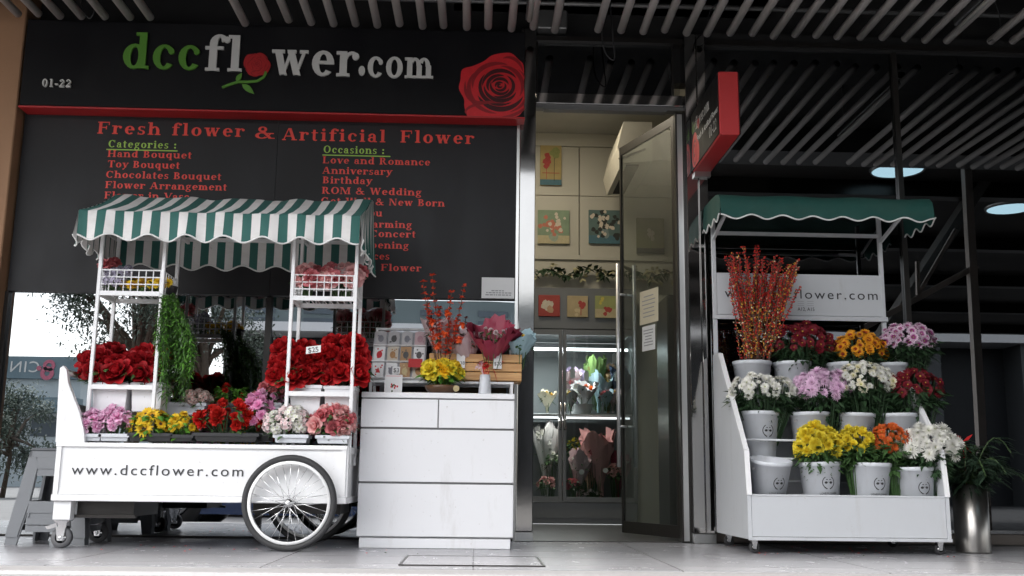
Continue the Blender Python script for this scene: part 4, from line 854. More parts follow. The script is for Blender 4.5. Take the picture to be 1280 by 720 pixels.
# bouquets in the fridge
def wrap_cone(mb, c, r, h, tilt, n=14, seed=0, mi=0, open_=.6):
    rr = random.Random(seed); base = Vector(c); ax = Vector(tilt).normalized(); q = ax.to_track_quat('Z', 'Y'); vs = []
    prof = ((.12, 0), (.18, .12), (.16, .24), (.45, .5), (.8, .8), (1.0, 1.0))
    for i, (pr, ph) in enumerate(prof):
        for k in range(n):
            a = 2*math.pi*k/n; f = 1+(.05+.05*i/5)*((-1)**k)*(.4+i/6)*rr.uniform(.4,1.3)+.10*math.sin(k*.9+seed)*(i/5); e = 1+(rr.uniform(-.05,.05)+.13*math.sin(k*.55+seed*2))*(i/5)
            vs.append(base + q @ Vector((pr*r*f*math.cos(a), pr*r*f*math.sin(a), ph*h*e)))
    fs = [(i*n+k, i*n+(k+1) % n, (i+1)*n+(k+1) % n, (i+1)*n+k) for i in range(len(prof)-1) for k in range(n)]
    mb.add(vs, fs, mi)
def bouquet(lab, c, r, h, tilt, wm, blooms, n, size, seed, group=None, bow=None, fol=leafm):
    c = Vector(c); t = thing('bouquet', lab, 'bouquet', c, group); q = MB(); wrap_cone(q, c, r, h, tilt, 34, seed); wrap_cone(q, c+Vector((0,.004,.01)), r*.9, h*.93, Vector(tilt)+Vector((.06,.0,0)), 30, seed+1)
    q.build('wrap', wm, t, True)
    ax = Vector(tilt).normalized(); bunch_on(t, c+ax*h*.78, (r*.66, r*.6, h*.2), blooms, n, size, seed, fol, 26, .05, .02, -.1, .5, stemto=c.z+.01)
    if bow:
        q = MB(); b = c+ax*h*.22+Vector((0,-r*.24,0))
        for s in (-1, 1): leaf(q, b, (s, -.3, .35), r*.55, r*.3, random.Random(1)); leaf(q, b, (s*.4, -.2, -1), r*.7, r*.16, random.Random(2))
        q.build('bow', bow, t)
    return t
w_white = mat('white_wrap', (.62,.62,.62), .5); w_pink = mat('pink_wrap', (.62,.34,.33), .5); w_crim = mat('crimson_wrap', (.34,.035,.075), .5, 0, .2, 12); w_blue = mat('pale_blue_wrap', (.36,.52,.58), .45, 0, .1, 12); w_green = mat('lime_wrap', (.12,.20,.06), .5); w_pw = mat('blush_wrap', (.62,.46,.48), .5); w_dk = mat('navy_wrap', (.03,.05,.09), .5); w_red = mat('red_ribbon', (.5,.02,.02), .5)
def FP(px, py, Y=FY+.32): return P(px, py, Y)
grp = None
bouquet('white wrapped bouquet with an orange flower on the fridge shelf', FP(729, 516, FY+.26), .10, .22, (0,-.25,1), w_white, B_ora, 5, .035, 1, bow=w_pink)
bouquet('pale blue wrapped bouquet with yellow flowers on the fridge shelf', FP(748, 516, FY+.36), .10, .30, (.1,-.15,1), w_blue, B_sun, 5, .03, 2)
bouquet('lime wrapped bouquet, tallest on the fridge shelf', FP(746, 514, FY+.44), .085, .40, (-.05,-.1,1), w_green, B_green+B_red, 7, .03, 3)
bouquet('dark blue wrapped bouquet at the right end of the fridge shelf', FP(771, 516, FY+.34), .09, .32, (.1,-.15,1), w_dk, B_yel, 5, .028, 4)
bouquet('pale pink wrapped bouquet at the left of the white basket on the fridge shelf', FP(716, 516, FY+.40), .08, .32, (-.1,-.1,1), w_pw, B_rosep, 6, .026, 5)
bouquet('long pink wrapped bouquet with red flowers standing on the fridge floor', FP(752, 625, FY+.30), .13, .50, (-.12,-.2,1), w_pink, B_rosep, 8, .035, 6)
bouquet('white and pink wrapped bouquet with lilies on the fridge floor', FP(722, 625, FY+.24), .085, .36, (.05,-.2,1), w_pw, B_wht, 5, .034, 7, bow=w_pink)
bouquet('white wrapped bouquet of white lilies behind the left fridge door', FP(683, 620, FY+.36), .10, .52, (-.05,-.1,1), w_white, B_spid, 6, .045, 8)
bouquet('kraft wrapped bouquet of yellow and orange flowers at the back of the fridge shelf', FP(760, 516, FY+.50), .10, .36, (.04,-.15,1), mat('kraft_wrap', (.34,.22,.12), .6), B_yel+B_ora, 8, .03, 21)
bouquet('lilac wrapped bouquet at the back left of the fridge shelf', FP(722, 516, FY+.52), .09, .33, (-.03,-.15,1), mat('lilac_wrap', (.42,.34,.50), .5), B_lil+B_whc, 8, .028, 22)
bouquet('cream wrapped bouquet with yellow flowers behind the left fridge door, on the shelf', FP(684, 516, FY+.36), .07, .16, (0,-.2,1), paper_c, B_gold, 5, .026, 23)
bouquet('red wrapped bouquet low at the right of the fridge floor', FP(772, 625, FY+.34), .09, .34, (.1,-.2,1), w_crim, B_wht, 6, .03, 24)
bouquet('peach wrapped bouquet standing in the lower middle of the fridge', FP(737, 625, FY+.38), .09, .36, (.0,-.2,1), mat('peach_wrap', (.60,.36,.26), .5), B_sal+B_bl2, 8, .03, 25)
def bunch_thing(lab, c, rad, blooms, n, size, seed, base, cat='flowers', name='flower_bunch', **kw):
    t = thing(name, lab, cat, (c[0], c[1], base)); bunch_on(t, c, rad, blooms, n, size, seed, stemto=base, **kw); return t
c = FP(735, 560, FY+.42); bunch_thing('tall leafy bunch of small yellow flowers under the fridge shelf', c, (.15,.1,.13), B_lem, 14, .018, 9, bz1+.002, nleaf=160, leafL=.07)
c = FP(683, 605, FY+.22); bunch_thing('low bunch of salmon flowers behind the left fridge door', c, (.06,.05,.05), B_sal, 7, .026, 10, bz1+.002, nleaf=40)
c = FP(738, 618, FY+.28); bunch_thing('small bunch of pale flowers low in the fridge between the wrapped bouquets', c, (.08,.05,.03), B_blush, 8, .02, 11, bz1+.002, nleaf=60)
for px, py, dy, bl, wm, lab in ((713, 516, .12, B_yel, w_white, 'little white wrapped posy of yellow flowers at the front left of the fridge shelf'), (757, 516, .16, B_rosep, w_blue, 'little pale blue wrapped posy of pink roses on the fridge shelf'), (766, 516, .20, B_sun, w_pw, 'little blush wrapped posy of sunflowers at the front right of the fridge shelf')):
    bouquet(lab, FP(px, py, FY+dy+.04), .055, .17, (0,-.3,1), wm, bl, 6, .026, int(px))
for (px, py, dy), rad, bl, n, sz, lab in (((718, 560, .40), (.06,.05,.07), B_lem, 14, .022, 'bunch of lemon yellow flowers at the left of the leafy bunch in the lower fridge'), ((768, 590, .20), (.05,.05,.05), B_sal, 10, .024, 'small bunch of salmon roses low at the right of the fridge'), ((714, 606, .18), (.05,.04,.04), B_rosep, 9, .022, 'small bunch of rose pink flowers at the front left of the lower fridge'), ((690, 575, .30), (.05,.05,.06), B_wht, 10, .028, 'bunch of white daisies behind the left fridge door, in the lower half')):
    bunch_thing(lab, FP(px, py, FY+dy), rad, bl, n, sz, int(px), bz1+.002, nleaf=90, leafL=.05)
# wrapped basket and tags
a = FP(714, 517, FY+.18); b = FP(741, 500, FY+.18)
t = thing('basket', 'white lattice basket at the front of the fridge shelf', 'basket', ((a.x+b.x)/2, FY+.24, shz)); q = MB()
q.lathe([(.075, shz+.002), (.095, shz+.075), (.10, shz+.08), (.09, shz+.078)], ((a.x+b.x)/2, FY+.25, 0), 20, cap=(True, False)); q.build('basket', w_white, t, True)
for px, py in ((768, 448), (716, 466), (733, 470), (771, 470)):
    c = FP(px, py, FY+.16); t = MB().prism([(c.x-.018, c.y, c.z-.04), (c.x+.018, c.y, c.z-.04), (c.x+.018, c.y, c.z+.03), (c.x, c.y, c.z+.045), (c.x-.018, c.y, c.z+.03)], (0,.002,0)).build('price_tag', paper); 
    tag(t, 'small white price tag on a bouquet on the fridge shelf', 'price tag', 'price tags in the fridge')
for px, py in ((757, 588), (727, 590)):
    c = FP(px, py, FY+.12); t = MB().lathe([(.02, 0), (.02, .002)], c, 14, axis='y', cap=(True, True)).build('price_tag', paper); tag(t, 'round white price tag in the lower half of the fridge', 'price tag', 'price tags in the fridge')
# open glass door
hx, hy = PX(846, 300, .06), .06; fx, fy = PX(776.5, 300, .70), .70
dv = Vector((fx-hx, fy-hy, 0)); DW = dv.length; dv.normalize(); dn = Vector((-dv.y, dv.x, 0))
if dn.y > 0: dn = -dn
door = thing('glass_door', 'glass shop door standing open into the shop with long steel bar handles', 'door', (hx, hy, .01))
zd1 = PZ(846, 145, .06); zd0 = .02
def dp(t, n, z): return Vector((hx, hy, z)) + dv*t + dn*n
def dbox(mb, t0, t1, n0, n1, z0, z1): mb.prism([dp(t0, n0, z0), dp(t1, n0, z0), dp(t1, n1, z0), dp(t0, n1, z0)], (0, 0, z1-z0))
q = MB(); dbox(q, .0, .03, -.012, .012, zd0, zd1); dbox(q, DW-.018, DW, -.010, .010, zd0, zd1); dbox(q, .0305, DW-.0185, -.009, .009, zd1-.055, zd1-.001); dbox(q, .0305, DW-.0185, -.009, .009, zd0, zd0+.07)
q.build('frame', darkframe, door); q = MB(); dbox(q, .031, DW-.019, -.004, .004, zd0+.071, zd1-.056); q.build('pane', glass_mat('door_glass', .05, (.76,.79,.78)), door)
for n in (.06, -.06):
    z0, z1 = PZ(776, 584, .68), PZ(776, 332, .68); q = MB().tube([dp(DW-.06, n, z0), dp(DW-.06, n, z1)], .0125, 10)
    for zz in (z0+.25, z1-.2): q.tube([dp(DW-.06, math.copysign(.0205, n) if False else n*.1, zz), dp(DW-.06, n, zz)], .008, 8)
    q.build('handle', mat('handle_steel', (.80,.80,.80), .35, .6), door, True)
def dnotice(x0, y0, x1, y1, lab, m, seed):
    def on(px, py):   # intersect the ray with the door face
        d = ray(px, py); p0 = dp(0, .008, 0); return CAM + d*((p0-CAM).dot(dn)/d.dot(dn))
    a, b, c_, d_ = on(x0, y1), on(x1, y1), on(x1, y0), on(x0, y0); c_.z = d_.z = (c_.z+d_.z)/2; a.z = b.z = (a.z+b.z)/2
    t = thing('notice', lab, 'notice', a.lerp(b, .5)); MB().prism([a, b, c_, d_], dn*.0012).build('sheet', m, t)
    q = MB(); rr = random.Random(seed)
    for k in range(6):
        f = .80-.12*k; w_ = rr.uniform(.25, .38); p0 = a.lerp(b, .5-w_)+Vector((0,0,(d_.z-a.z)*f))+dn*.0016; p1 = a.lerp(b, .5+w_)+Vector((0,0,(d_.z-a.z)*f))+dn*.0016
        q.prism([p0, p1, p1+Vector((0,0,.006)), p0+Vector((0,0,.006))], dn*.0003)
    q.build('print', greyink, t)
dnotice(800, 362, 823, 404, 'cream notice with printed lines stuck on the open glass door', paper_c, 1)
dnotice(803, 407, 819, 438, 'small white notice below the cream one on the open glass door', paper, 2)
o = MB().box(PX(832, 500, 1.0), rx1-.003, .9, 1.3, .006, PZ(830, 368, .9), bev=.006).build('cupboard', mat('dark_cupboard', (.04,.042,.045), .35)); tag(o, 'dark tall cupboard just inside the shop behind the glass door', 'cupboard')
# ------------------------------------------------------------------ flower cart
CF, CB = -.93, -.44                     # front and back planes of the box
wheelY = -.985
bx0, bx1 = PX(69, 590, CF), PX(432, 600, CF); bzt, bzb = PZ(250, 556, CF), PZ(250, 628, CF)
cart = thing('flower_cart', 'white wooden flower cart with a striped awning and large spoked wheels', 'cart', ((bx0+bx1)/2, (CF+CB)/2, 0))
q = MB().box(bx0, bx1, CF, CF+.018, bzb+.03, bzt, bev=.002).box(bx0, bx1, CB-.018, CB, bzb+.03, bzt, bev=.002).box(bx0, bx0+.018, CF+.0185, CB-.0185, bzb+.03, bzt).box(bx1-.018, bx1, CF+.0185, CB-.0185, bzb+.03, bzt).box(bx0+.019, bx1-.019, CF+.019, CB-.019, bzt-.10, bzt-.085)
q.build('box', white, cart)
q = MB().box(bx0-.004, bx1+.004, CF-.012, CF-.0005, bzt-.016, bzt+.004, bev=.002).box(bx0-.006, bx1+.006, CF-.010, CB+.006, bzb, bzb+.0295, bev=.003).box(bx0, bx0+.022, CF-.009, CF-.0005, bzb+.03, bzt-.0165).box(bx1-.022, bx1, CF-.009, CF-.0005, bzb+.03, bzt-.0165)
q.box(bx1+.0005, bx1+.009, CF+.0, CF+.025, bzb+.03, bzt).box(bx1+.0005, bx1+.009, CB-.025, CB, bzb+.03, bzt).box(bx1+.0005, bx1+.009, CF+.0255, CB-.0255, bzt-.03, bzt)
q.box(bx0+.024, bx1-.024, CF-.004, CF-.0005, bzb+.031, bzb+.045).build('trim', white, cart)
sans_fit('www.dccflower.com', 'lettering', ink, cart, 89, 593, 304, 13, CF-.0015, space=1.25)
# curved end boards at the left
def endboard(Y):
    px = [(69, 553), (74, 470), (75, 460), (79, 457), (83, 462), (85, 478), (92, 497), (99, 515), (104, 535), (106, 553)]
    pts = [(PX(a, b, Y), Y, PZ(a, b, Y)) for a, b in px] + [(PX(106, 556, Y), Y, bzt+.0045), (PX(69, 556, Y), Y, bzt+.0045)]
    pts = [pts[-1]] + pts[1:-2] + [pts[-2]]
    return MB().prism(pts, (0, .03, 0))
endboard(CF).build('end_board', white, cart)
eb = endboard(CF)
dxm = 0
e2 = MB(); e2.add([(x, y+(CB-.03-CF), z) for x, y, z in eb.v], eb.f); e2.build('end_board', white, cart)
xe = PX(76, 470, CF); ze = PZ(76, 462, CF)
MB().tube([(xe+.012, CF+.03, ze-.01), (xe+.012, CB-.031, ze-.01)], .016, 12).build('push_handle', steel_b, cart, True)
MB().box(bx0+.004, bx0+.016, CF+.031, CB-.031, bzt+.005, bzt+.19).build('end_panel', frame_grey, cart)
# leg block and casters
q = MB().box(bx0+.002, PX(87, 640, CF), CF+.01, CF+.07, PZ(75, 650, CF), bzb-.001, bev=.002).box(bx0+.002, PX(87, 640, CF), CB-.07, CB-.01, PZ(75, 650, CF), bzb-.001, bev=.002)
q.build('leg', white, cart)
zc = PZ(75, 650, CF)
MB().box(PX(88, 640, CF), PX(160, 640, CF), CF+.08, CB-.03, PZ(120, 646, CF), bzb-.001).box(PX(88, 640, CF)+.001, PX(165, 640, CF), CF+.05, CF+.079, PZ(120, 648, CF), PZ(120, 644, CF)).build('undercarriage', darkframe, cart)
MB().box(PX(310, 640, CF), bx1-.03, CF+.10, CB-.06, bzb-.05, bzb-.002).build('axle_block', darkframe, cart)
def caster(x, y, zt, parent, r=.05, brake=True, mh=chrome, mw=rubber_g):
    c = MB()
    f = r/.05; c.box(x-.035*f, x+.035*f, y-.03*f, y+.03*f, zt-.006, zt-.0005)
    for s in (-1, 1): c.prism([(x-.028*f, y+s*.021*f, zt-.006), (x+.028*f, y+s*.021*f, zt-.006), (x+.012*f, y+s*.021*f, r-.014*f), (x-.014*f, y+s*.021*f, r-.014*f)], (0, s*.003, 0))
    if brake: c.prism([(x-.07, y-.028, zt-.03), (x-.02, y-.028, zt-.012), (x-.015, y-.028, zt-.03), (x-.06, y-.028, zt-.042)], (0, .012, 0))
    o = c.build('caster', mh, parent)
    w_ = MB().lathe([(r*.55, -.016*f), (r*.92, -.016*f), (r, -.009*f), (r, .009*f), (r*.92, .016*f), (r*.55, .016*f)], (x, y, r+.0005), 22, axis='y'); w_.build('wheel', mw, o, True)
    MB().lathe([(.001, -.026*f), (.009*f, -.026*f), (.009*f, -.018*f), (r*.55, -.015*f), (r*.55, .015*f), (.009*f, .018*f), (.009*f, .026*f), (.001, .026*f)], (x, y, r+.0005), 16, axis='y').build('hub', mh, o, True)
xc0 = PX(74, 668, CF)
for x, y in ((xc0, CF+.035), (xc0+.02, CB-.04)):
    caster(x, y, zc-.001, cart, .048)
# big spoked wheels
WR = (PZ(361, 574, wheelY)-0)/2 ; WR = .218; wx = PX(361.5, 630, wheelY)
def big_wheel(Y):
    hub = MB().lathe([(.001,-.032),(.012,-.032),(.014,-.026),(.020,-.024),(.020,-.019),(.013,-.017),(.013,.017),(.020,.019),(.020,.024),(.013,.028),(.001,.028)], (wx, Y, WR), 20, axis='y')
    t = MB().tube([(wx+(WR-.0155)*math.cos(a*math.pi/32), Y, WR+(WR-.0155)*math.sin(a*math.pi/32)) for a in range(64)], .0152, 12, closed=True).build('tyre', rubber, cart, True)
    rim = MB().lathe([(WR-.043,-.010),(WR-.029,-.013),(WR-.029,.013),(WR-.043,.010),(WR-.043,-.010)], (wx, Y, WR), 64, axis='y').build('rim', mat('white_rim', (.72,.72,.72), .3, .2), cart, True)
    s = MB()
    for k in range(28):
        a = 2*math.pi*k/28; b = a+(.55 if k % 2 else -.55); side = -.021 if k % 4 < 2 else .021
        s.tube([(wx+.02*math.cos(b), Y+side, WR+.02*math.sin(b)), (wx+(WR-.042)*math.cos(a), Y, WR+(WR-.042)*math.sin(a))], .0013, 5)
    s.build('spokes', chrome, cart, True)
    hub.build('hub', chrome, cart, True)
big_wheel(wheelY); big_wheel(CB+.055)
MB().tube([(wx, wheelY+.03, WR), (wx, CB+.03, WR)], .010, 10).build('axle', darkframe, cart, True)
# towers
T0, T1 = -.86, -.635
def post(pxb, pyb, pxt, pyt, Y): pass
tz_top = 1.575
def tower(pl, pr, ybar, ylow):
    xs = [PX(pl, 330, T0), PX(pr, 330, T0)]; q = MB(); w = .017
    for x in xs:
        for Y in (T0, T1): MB().box(x-w/2, x+w/2, Y-w/2, Y+w/2, bzt-.084, tz_top, bev=.002).build('post', white, cart)
    zb, zl = PZ(165, ybar, T0), PZ(165, ylow, T0)
    for z in (zb, zl):
        q = MB(); q.box(xs[0]+w/2, xs[1]-w/2, T0-.008, T0+.008, z-.011, z+.011).box(xs[0]+w/2, xs[1]-w/2, T1-.008, T1+.008, z-.011, z+.011)
        for x in xs: q.box(x-.008, x+.008, T0+w/2, T1-w/2, z-.011, z+.011)
        if z == zl: q.box(xs[0]+.009, xs[1]-.009, T0+.0085, T1-.0085, zl-.007, zl+.002)
        q.build('shelf_frame', white, cart)
    q = MB(); zt = zb+.115; r = .0028
    for i in range(9):
        x = xs[0]+.012+(xs[1]-xs[0]-.024)*i/8
        for Y in (T0, T1): q.tube([(x, Y, zb+.011), (x, Y, zt)], r, 5)
    for i in range(6):
        y = T0+.012+(T1-T0-.024)*i/5
        for x in xs: q.tube([(x, y, zb+.011), (x, y, zt)], r, 5)
    for j in range(1, 4):
        z = zb+.011+(zt-zb-.011)*j/3
        q.tube([(xs[0], T0-.004, z), (xs[1], T0-.004, z), (xs[1], T1+.004, z), (xs[0], T1+.004, z)], r*1.15, 5, closed=True)
    for i in range(10):
        x = xs[0]+.012+(xs[1]-xs[0]-.024)*i/9; q.tube([(x, T0, zb+.010), (x, T1, zb+.010)], r, 5)
    q.build('wire_basket', white, cart)
    return xs, zb, zl
XA, zbA, zlA = tower(126, 205, 367, 484); XB_, zbB, zlB = tower(367, 446, 369, 489)
# awning
AF, AB = -1.0, -.43
ax_l, ax_r = PX(97, 280, AF), PX(450, 280, AF)
zf0 = PZ(270, 299, AF); zf1 = PZ(270, 266, AF); zpk = PZ(300, 253, AB+.05)
prof = [(AF-.006, zf0), (AF-.002, zf0+(zf1-zf0)*.5), (AF, zf1-.002), (AF+.005, zf1+.003), (AF+.13, zf1+(zpk-zf1)*.22), (AF+.29, zf1+(zpk-zf1)*.52), (AB-.10, zpk-.012), (AB-.02, zpk), (AB, zpk-.03), (AB+.004, zpk-.11), (AB+.008, PZ(300, 335, AB))]
NS, SUB = 31, 6; nx = NS*SUB
rr = random.Random(12)
def awn_pt(i, j):
    u = i/nx; x = ax_l+(ax_r-ax_l)*u; y, z = prof[j]
    sc = math.cos(2*math.pi*u*7.5+.6)
    if j == 0: z += .015*sc
    if j == 10: z += .015*math.cos(2*math.pi*u*7.5+2.0)
    if j in (0, 1): y += .012*math.sin(2*math.pi*u*7.5*.93+.5)*(1 if j == 0 else .5)+.006*math.sin(u*61)*(1-j*.5)
    if j in (3, 4, 5, 6): z += .006*math.sin(u*math.pi*9)*(.3 if j == 3 else 1)-.012*math.sin(math.pi*u)**.5*(1 if j > 3 else .2)+.003*math.sin(u*47+j)
    if j == 7: z += -.012*math.sin(math.pi*u)+.006*math.sin(u*33)
    return (x, y, z)
b = MB(); vs = [awn_pt(i, j) for i in range(nx+1) for j in range(11)]
fs = []; ms = []
for i in range(nx):
    for j in range(10): fs.append((i*11+j, (i+1)*11+j, (i+1)*11+j+1, i*11+j+1)); ms.append((i//SUB) % 2)
b.add(vs, fs); b.m = ms
# end flaps: hang from the profile edge, with vertical stripes and soft folds
def flap(xe, sgn):
    n = 66; ys_ = [AF+.0+(AB-AF)*i/n for i in range(n+1)]
    def ztop(y):
        for (y0, z0), (y1, z1) in zip(prof[2:8], prof[3:9]):
            if y0 <= y <= y1: return z0+(z1-z0)*(y-y0)/max(1e-6, y1-y0)
        return zpk-.02
    base = len(b.v); vs = []
    for i, y in enumerate(ys_):
        zt = ztop(y); zb = (zf0 + (PZ(300, 335, AB)-zf0)*(i/n)) - .012 + .022*math.cos(i*.62)
        for k in range(5):
            t = k/4; fold = .016*math.sin(i*1.05+.3*k)*t**.7 + .012*math.sin(i*.31)*t
            vs.append((xe+sgn*(.002+.008*t+fold*.6), y, zt+(zb-zt)*t))
    b.add(vs, [(i*5+k, (i+1)*5+k, (i+1)*5+k+1, i*5+k+1) for i in range(n) for k in range(4)])
    b.m[-n*4:] = [1-((i//3) % 2) for i in range(n) for k in range(4)]
    return [vs[i*5+4] for i in range(n+1)]
e1 = flap(ax_l, -1); e2_ = flap(ax_r, 1)
awn = b.build('awning', [striped_g, striped_w], cart, True)
q = MB()
q.tube([awn_pt(i, 0) for i in range(0, nx+1, 2)], .0045, 6); q.tube([awn_pt(i, 10) for i in range(0, nx+1, 2)], .0045, 6); q.tube(e1, .004, 6); q.tube(e2_, .004, 6)
q.build('piping', trim_w, awn, True)
q = MB(); zz = tz_top-.01
for Y in (AF+.02, AB-.03): q.box(ax_l+.012, ax_r-.012, Y-.009, Y+.009, zz-.009, zz+.009)
for x in (ax_l+.02, XA[0], XA[1], XB_[0], XB_[1], ax_r-.02): q.box(x-.007, x+.007, AF+.03, AB-.04, zz-.028, zz-.0095)
for x in (ax_l+.02, XA[1], XB_[0], ax_r-.02): q.bar((x, AF+.03, zz-.02), (x, AB-.10, zpk-.03), .012); 
q.build('awning_frame', white, cart)
# ------------------------------------------------------------------ flowers on the cart
G1 = 'flower troughs along the front of the cart'; FR = -.905
potted('potted_flowers', 'small trough of pink roses at the left end of the cart front row', 'flowers', (100, 542, 125, 551), FR, .09, offwhite, (97, 511, 130, 546), B_pink, 16, .026, 31, G1, nleaf=30, leafL=.035)
potted('potted_flowers', 'wider white trough of pink roses beside the sunflowers, second from the left end', 'flowers', (124, 542, 160, 551), FR, .10, offwhite, (126, 507, 166, 546), B_pink, 22, .026, 32, G1, nleaf=40, leafL=.035)
potted('potted_flowers', 'dark trough of yellow sunflowers with brown centres on the cart', 'flowers', (160, 541, 214, 551), FR, .11, blackpot, (160, 508, 218, 550), B_sun, 19, .042, 33, G1, fol=leafb, nleaf=90, leafL=.05, leafW=.03)
potted('potted_flowers', 'dark trough of small plain yellow flowers between sunflowers and red flowers', 'flowers', (214, 543, 240, 551), FR, .10, blackpot, (206, 513, 248, 548), B_yel, 22, .027, 34, G1, fol=leafb, nleaf=60, leafL=.04)
potted('potted_flowers', 'dark trough of bright red flowers, largest mass in the cart front row', 'flowers', (241, 541, 322, 551), FR, .13, blackpot, (241, 499, 326, 546), B_red, 34, .038, 35, G1, nleaf=80, leafL=.05)
potted('potted_flowers', 'dark pot of magenta flowers between the red and the white flowers', 'flowers', (310, 541, 336, 551), FR+.06, .13, blackpot, (301, 490, 345, 545), B_mag, 24, .034, 36, G1, nleaf=50)
potted('potted_flowers', 'white trough of blush and white blossom left of the salmon roses', 'flowers', (342, 543, 384, 553), FR, .11, offwhite, (331, 505, 386, 548), B_blush+B_whc, 24, .036, 37, G1, nleaf=70)
potted('potted_flowers', 'white trough of salmon roses at the right end of the cart front row', 'flowers', (395, 544, 435, 554), FR, .11, offwhite, (384, 504, 446, 550), B_sal+B_rosep+B_bl2, 32, .032, 38, G1, nleaf=80, leafL=.04)
G2 = 'flower troughs at the back of the cart'
potted('potted_flowers', 'white trough of small peach blossom below the hanging greenery', 'flowers', (196, 503, 256, 518), -.70, .12, offwhite, (222, 486, 268, 510), B_creamc, 14, .03, 39, G2, nleaf=40)
potted('potted_flowers', 'leafy green pot plant with a few red flowers behind the red trough', 'flowers', (270, 503, 305, 522), -.62, .12, blackpot, (265, 478, 312, 508), B_red, 4, .022, 40, G2, fol=leafb, nleaf=320, leafL=.035, leafW=.014)
potted('potted_flowers', 'pot of rose pink flowers beside the right shelf tower, above the magenta ones', 'flowers', (322, 503, 350, 522), -.66, .12, offwhite, (318, 477, 356, 508), B_rosep+B_pinkc, 18, .03, 41, G2, nleaf=40)
G3 = 'rose planters on the lower shelves of the cart'
for (pot, box, bl, n, lab, sd_) in (((113, 478, 157, 514), (99, 430, 160, 482), B_rose, 15, 'tall white planter of deep red roses on the left shelf, nearer the push handle', 51), ((162, 478, 201, 514), (150, 428, 213, 482), B_rose, 15, 'tall white planter of deep red roses on the left shelf, beside the hanging greenery', 52),
    ((361, 481, 400, 520), (336, 424, 402, 486), B_roseb, 17, 'tall white planter of bright red roses on the right shelf, its left one', 53), ((404, 482, 442, 520), (390, 420, 464, 486), B_roseb, 17, 'tall white planter of bright red roses on the right shelf, nearer the drawers', 54)):
    potted('rose_planter', lab, 'rose planter', pot, T0+.03, .16, white2, box, bl, n, .050, sd_, G3, nleaf=60, leafL=.06, leafW=.032, bank=True, face=.3, foldown=.5)
c = P(392, 438, T0-.03); t = MB().prism([(c.x-.036, c.y, c.z-.018), (c.x+.034, c.y, c.z-.008), (c.x+.034, c.y, c.z+.026), (c.x-.036, c.y, c.z+.016)], (0, .002, 0)).build('price_tag', paper); tag(t, 'white price card tucked among the bright red roses on the cart', 'price tag')
p_ = sans('$25', 'print', ink, t, (c.x-.026, c.y-.001, c.z-.012), .034, ex=(1,0,.14), ez=(-.14,0,1))
def loose(lab, box, Y, D, blooms, n, size, seed, zbase, group=None, **kw):
    k = K(Y); x0, y0, x1, y1 = box; c = P((x0+x1)/2, y0*.45+y1*.55, Y)
    kw.setdefault('bank', True); t = thing('flower_bunch', lab, 'flowers', (c.x, Y, zbase), group)
    bunch_on(t, c, (max((x1-x0)/2*k-size*.6, .02), D, max((y1-y0)*.55*k-size*.6, .015)), blooms, n, size, seed, stemto=zbase, **kw); return t
TM = (T0+T1)/2
loose('grey lilac artificial blossom in the left wire basket of the cart', (128, 328, 168, 362), TM-.03, .07, B_lilc, 16, .03, 61, zbA+.016, nleaf=30)
loose('yellow artificial blossom in the left wire basket of the cart', (156, 344, 217, 366), TM-.02, .08, B_gold+B_yel, 24, .026, 62, zbA+.016, nleaf=40)
loose('few pale red flowers at the left back of the left wire basket', (128, 320, 150, 342), TM+.06, .03, B_rosep, 4, .026, 63, zbA+.016, nleaf=6)
loose('salmon artificial roses at the left of the right wire basket', (368, 328, 404, 364), TM-.02, .08, B_sal+B_rosep, 15, .038, 64, zbB+.016, nleaf=40)
loose('salmon artificial roses at the right of the right wire basket, the bigger mass', (398, 324, 457, 364), TM-.01, .08, B_sal+B_rosep+B_bl2, 24, .038, 65, zbB+.016, nleaf=50)
# hanging greenery
iv = thing('hanging_plant', 'bright green trailing artificial plant hanging from the left tower of the cart', 'plant', P(207, 366, TM)); q = MB(); v = MB(); rr = random.Random(9)
for s in range(64):
    x0, y0 = rr.uniform(202, 220), 368+rr.uniform(0, 8); x1 = 197+46*rr.random(); yend = rr.uniform(430, 503); Y0 = rr.uniform(T0-.02, T1+.05); pts = []
    for i in range(26):
        t = i/25; px = x0+(x1-x0)*min(1, t*1.5)**.8+rr.uniform(-1, 1); py = y0+(yend-y0)*t; p = P(px, py, Y0-.03*math.sin(t*3)); pts.append(p)
        for k in range(5): leaf(q, p, (rr.uniform(-1,1), rr.uniform(-1,.6), rr.uniform(-1,.5)), rr.uniform(.012,.036)*(.7+.5*t), rr.uniform(.006,.014), rr, 0 if rr.random() < .6 else 1)
    v.tube(pts, .0016, 4, cap=False)
v.build('stems', stemm, iv); q.build('foliage', [leafb, leafm], iv)
MB().lathe([(.028,-.005),(.04,.05),(.044,.055),(.036,.052)], P(211, 372, TM), 14, cap=(True,False)).build('pot', blackpot, iv, True)
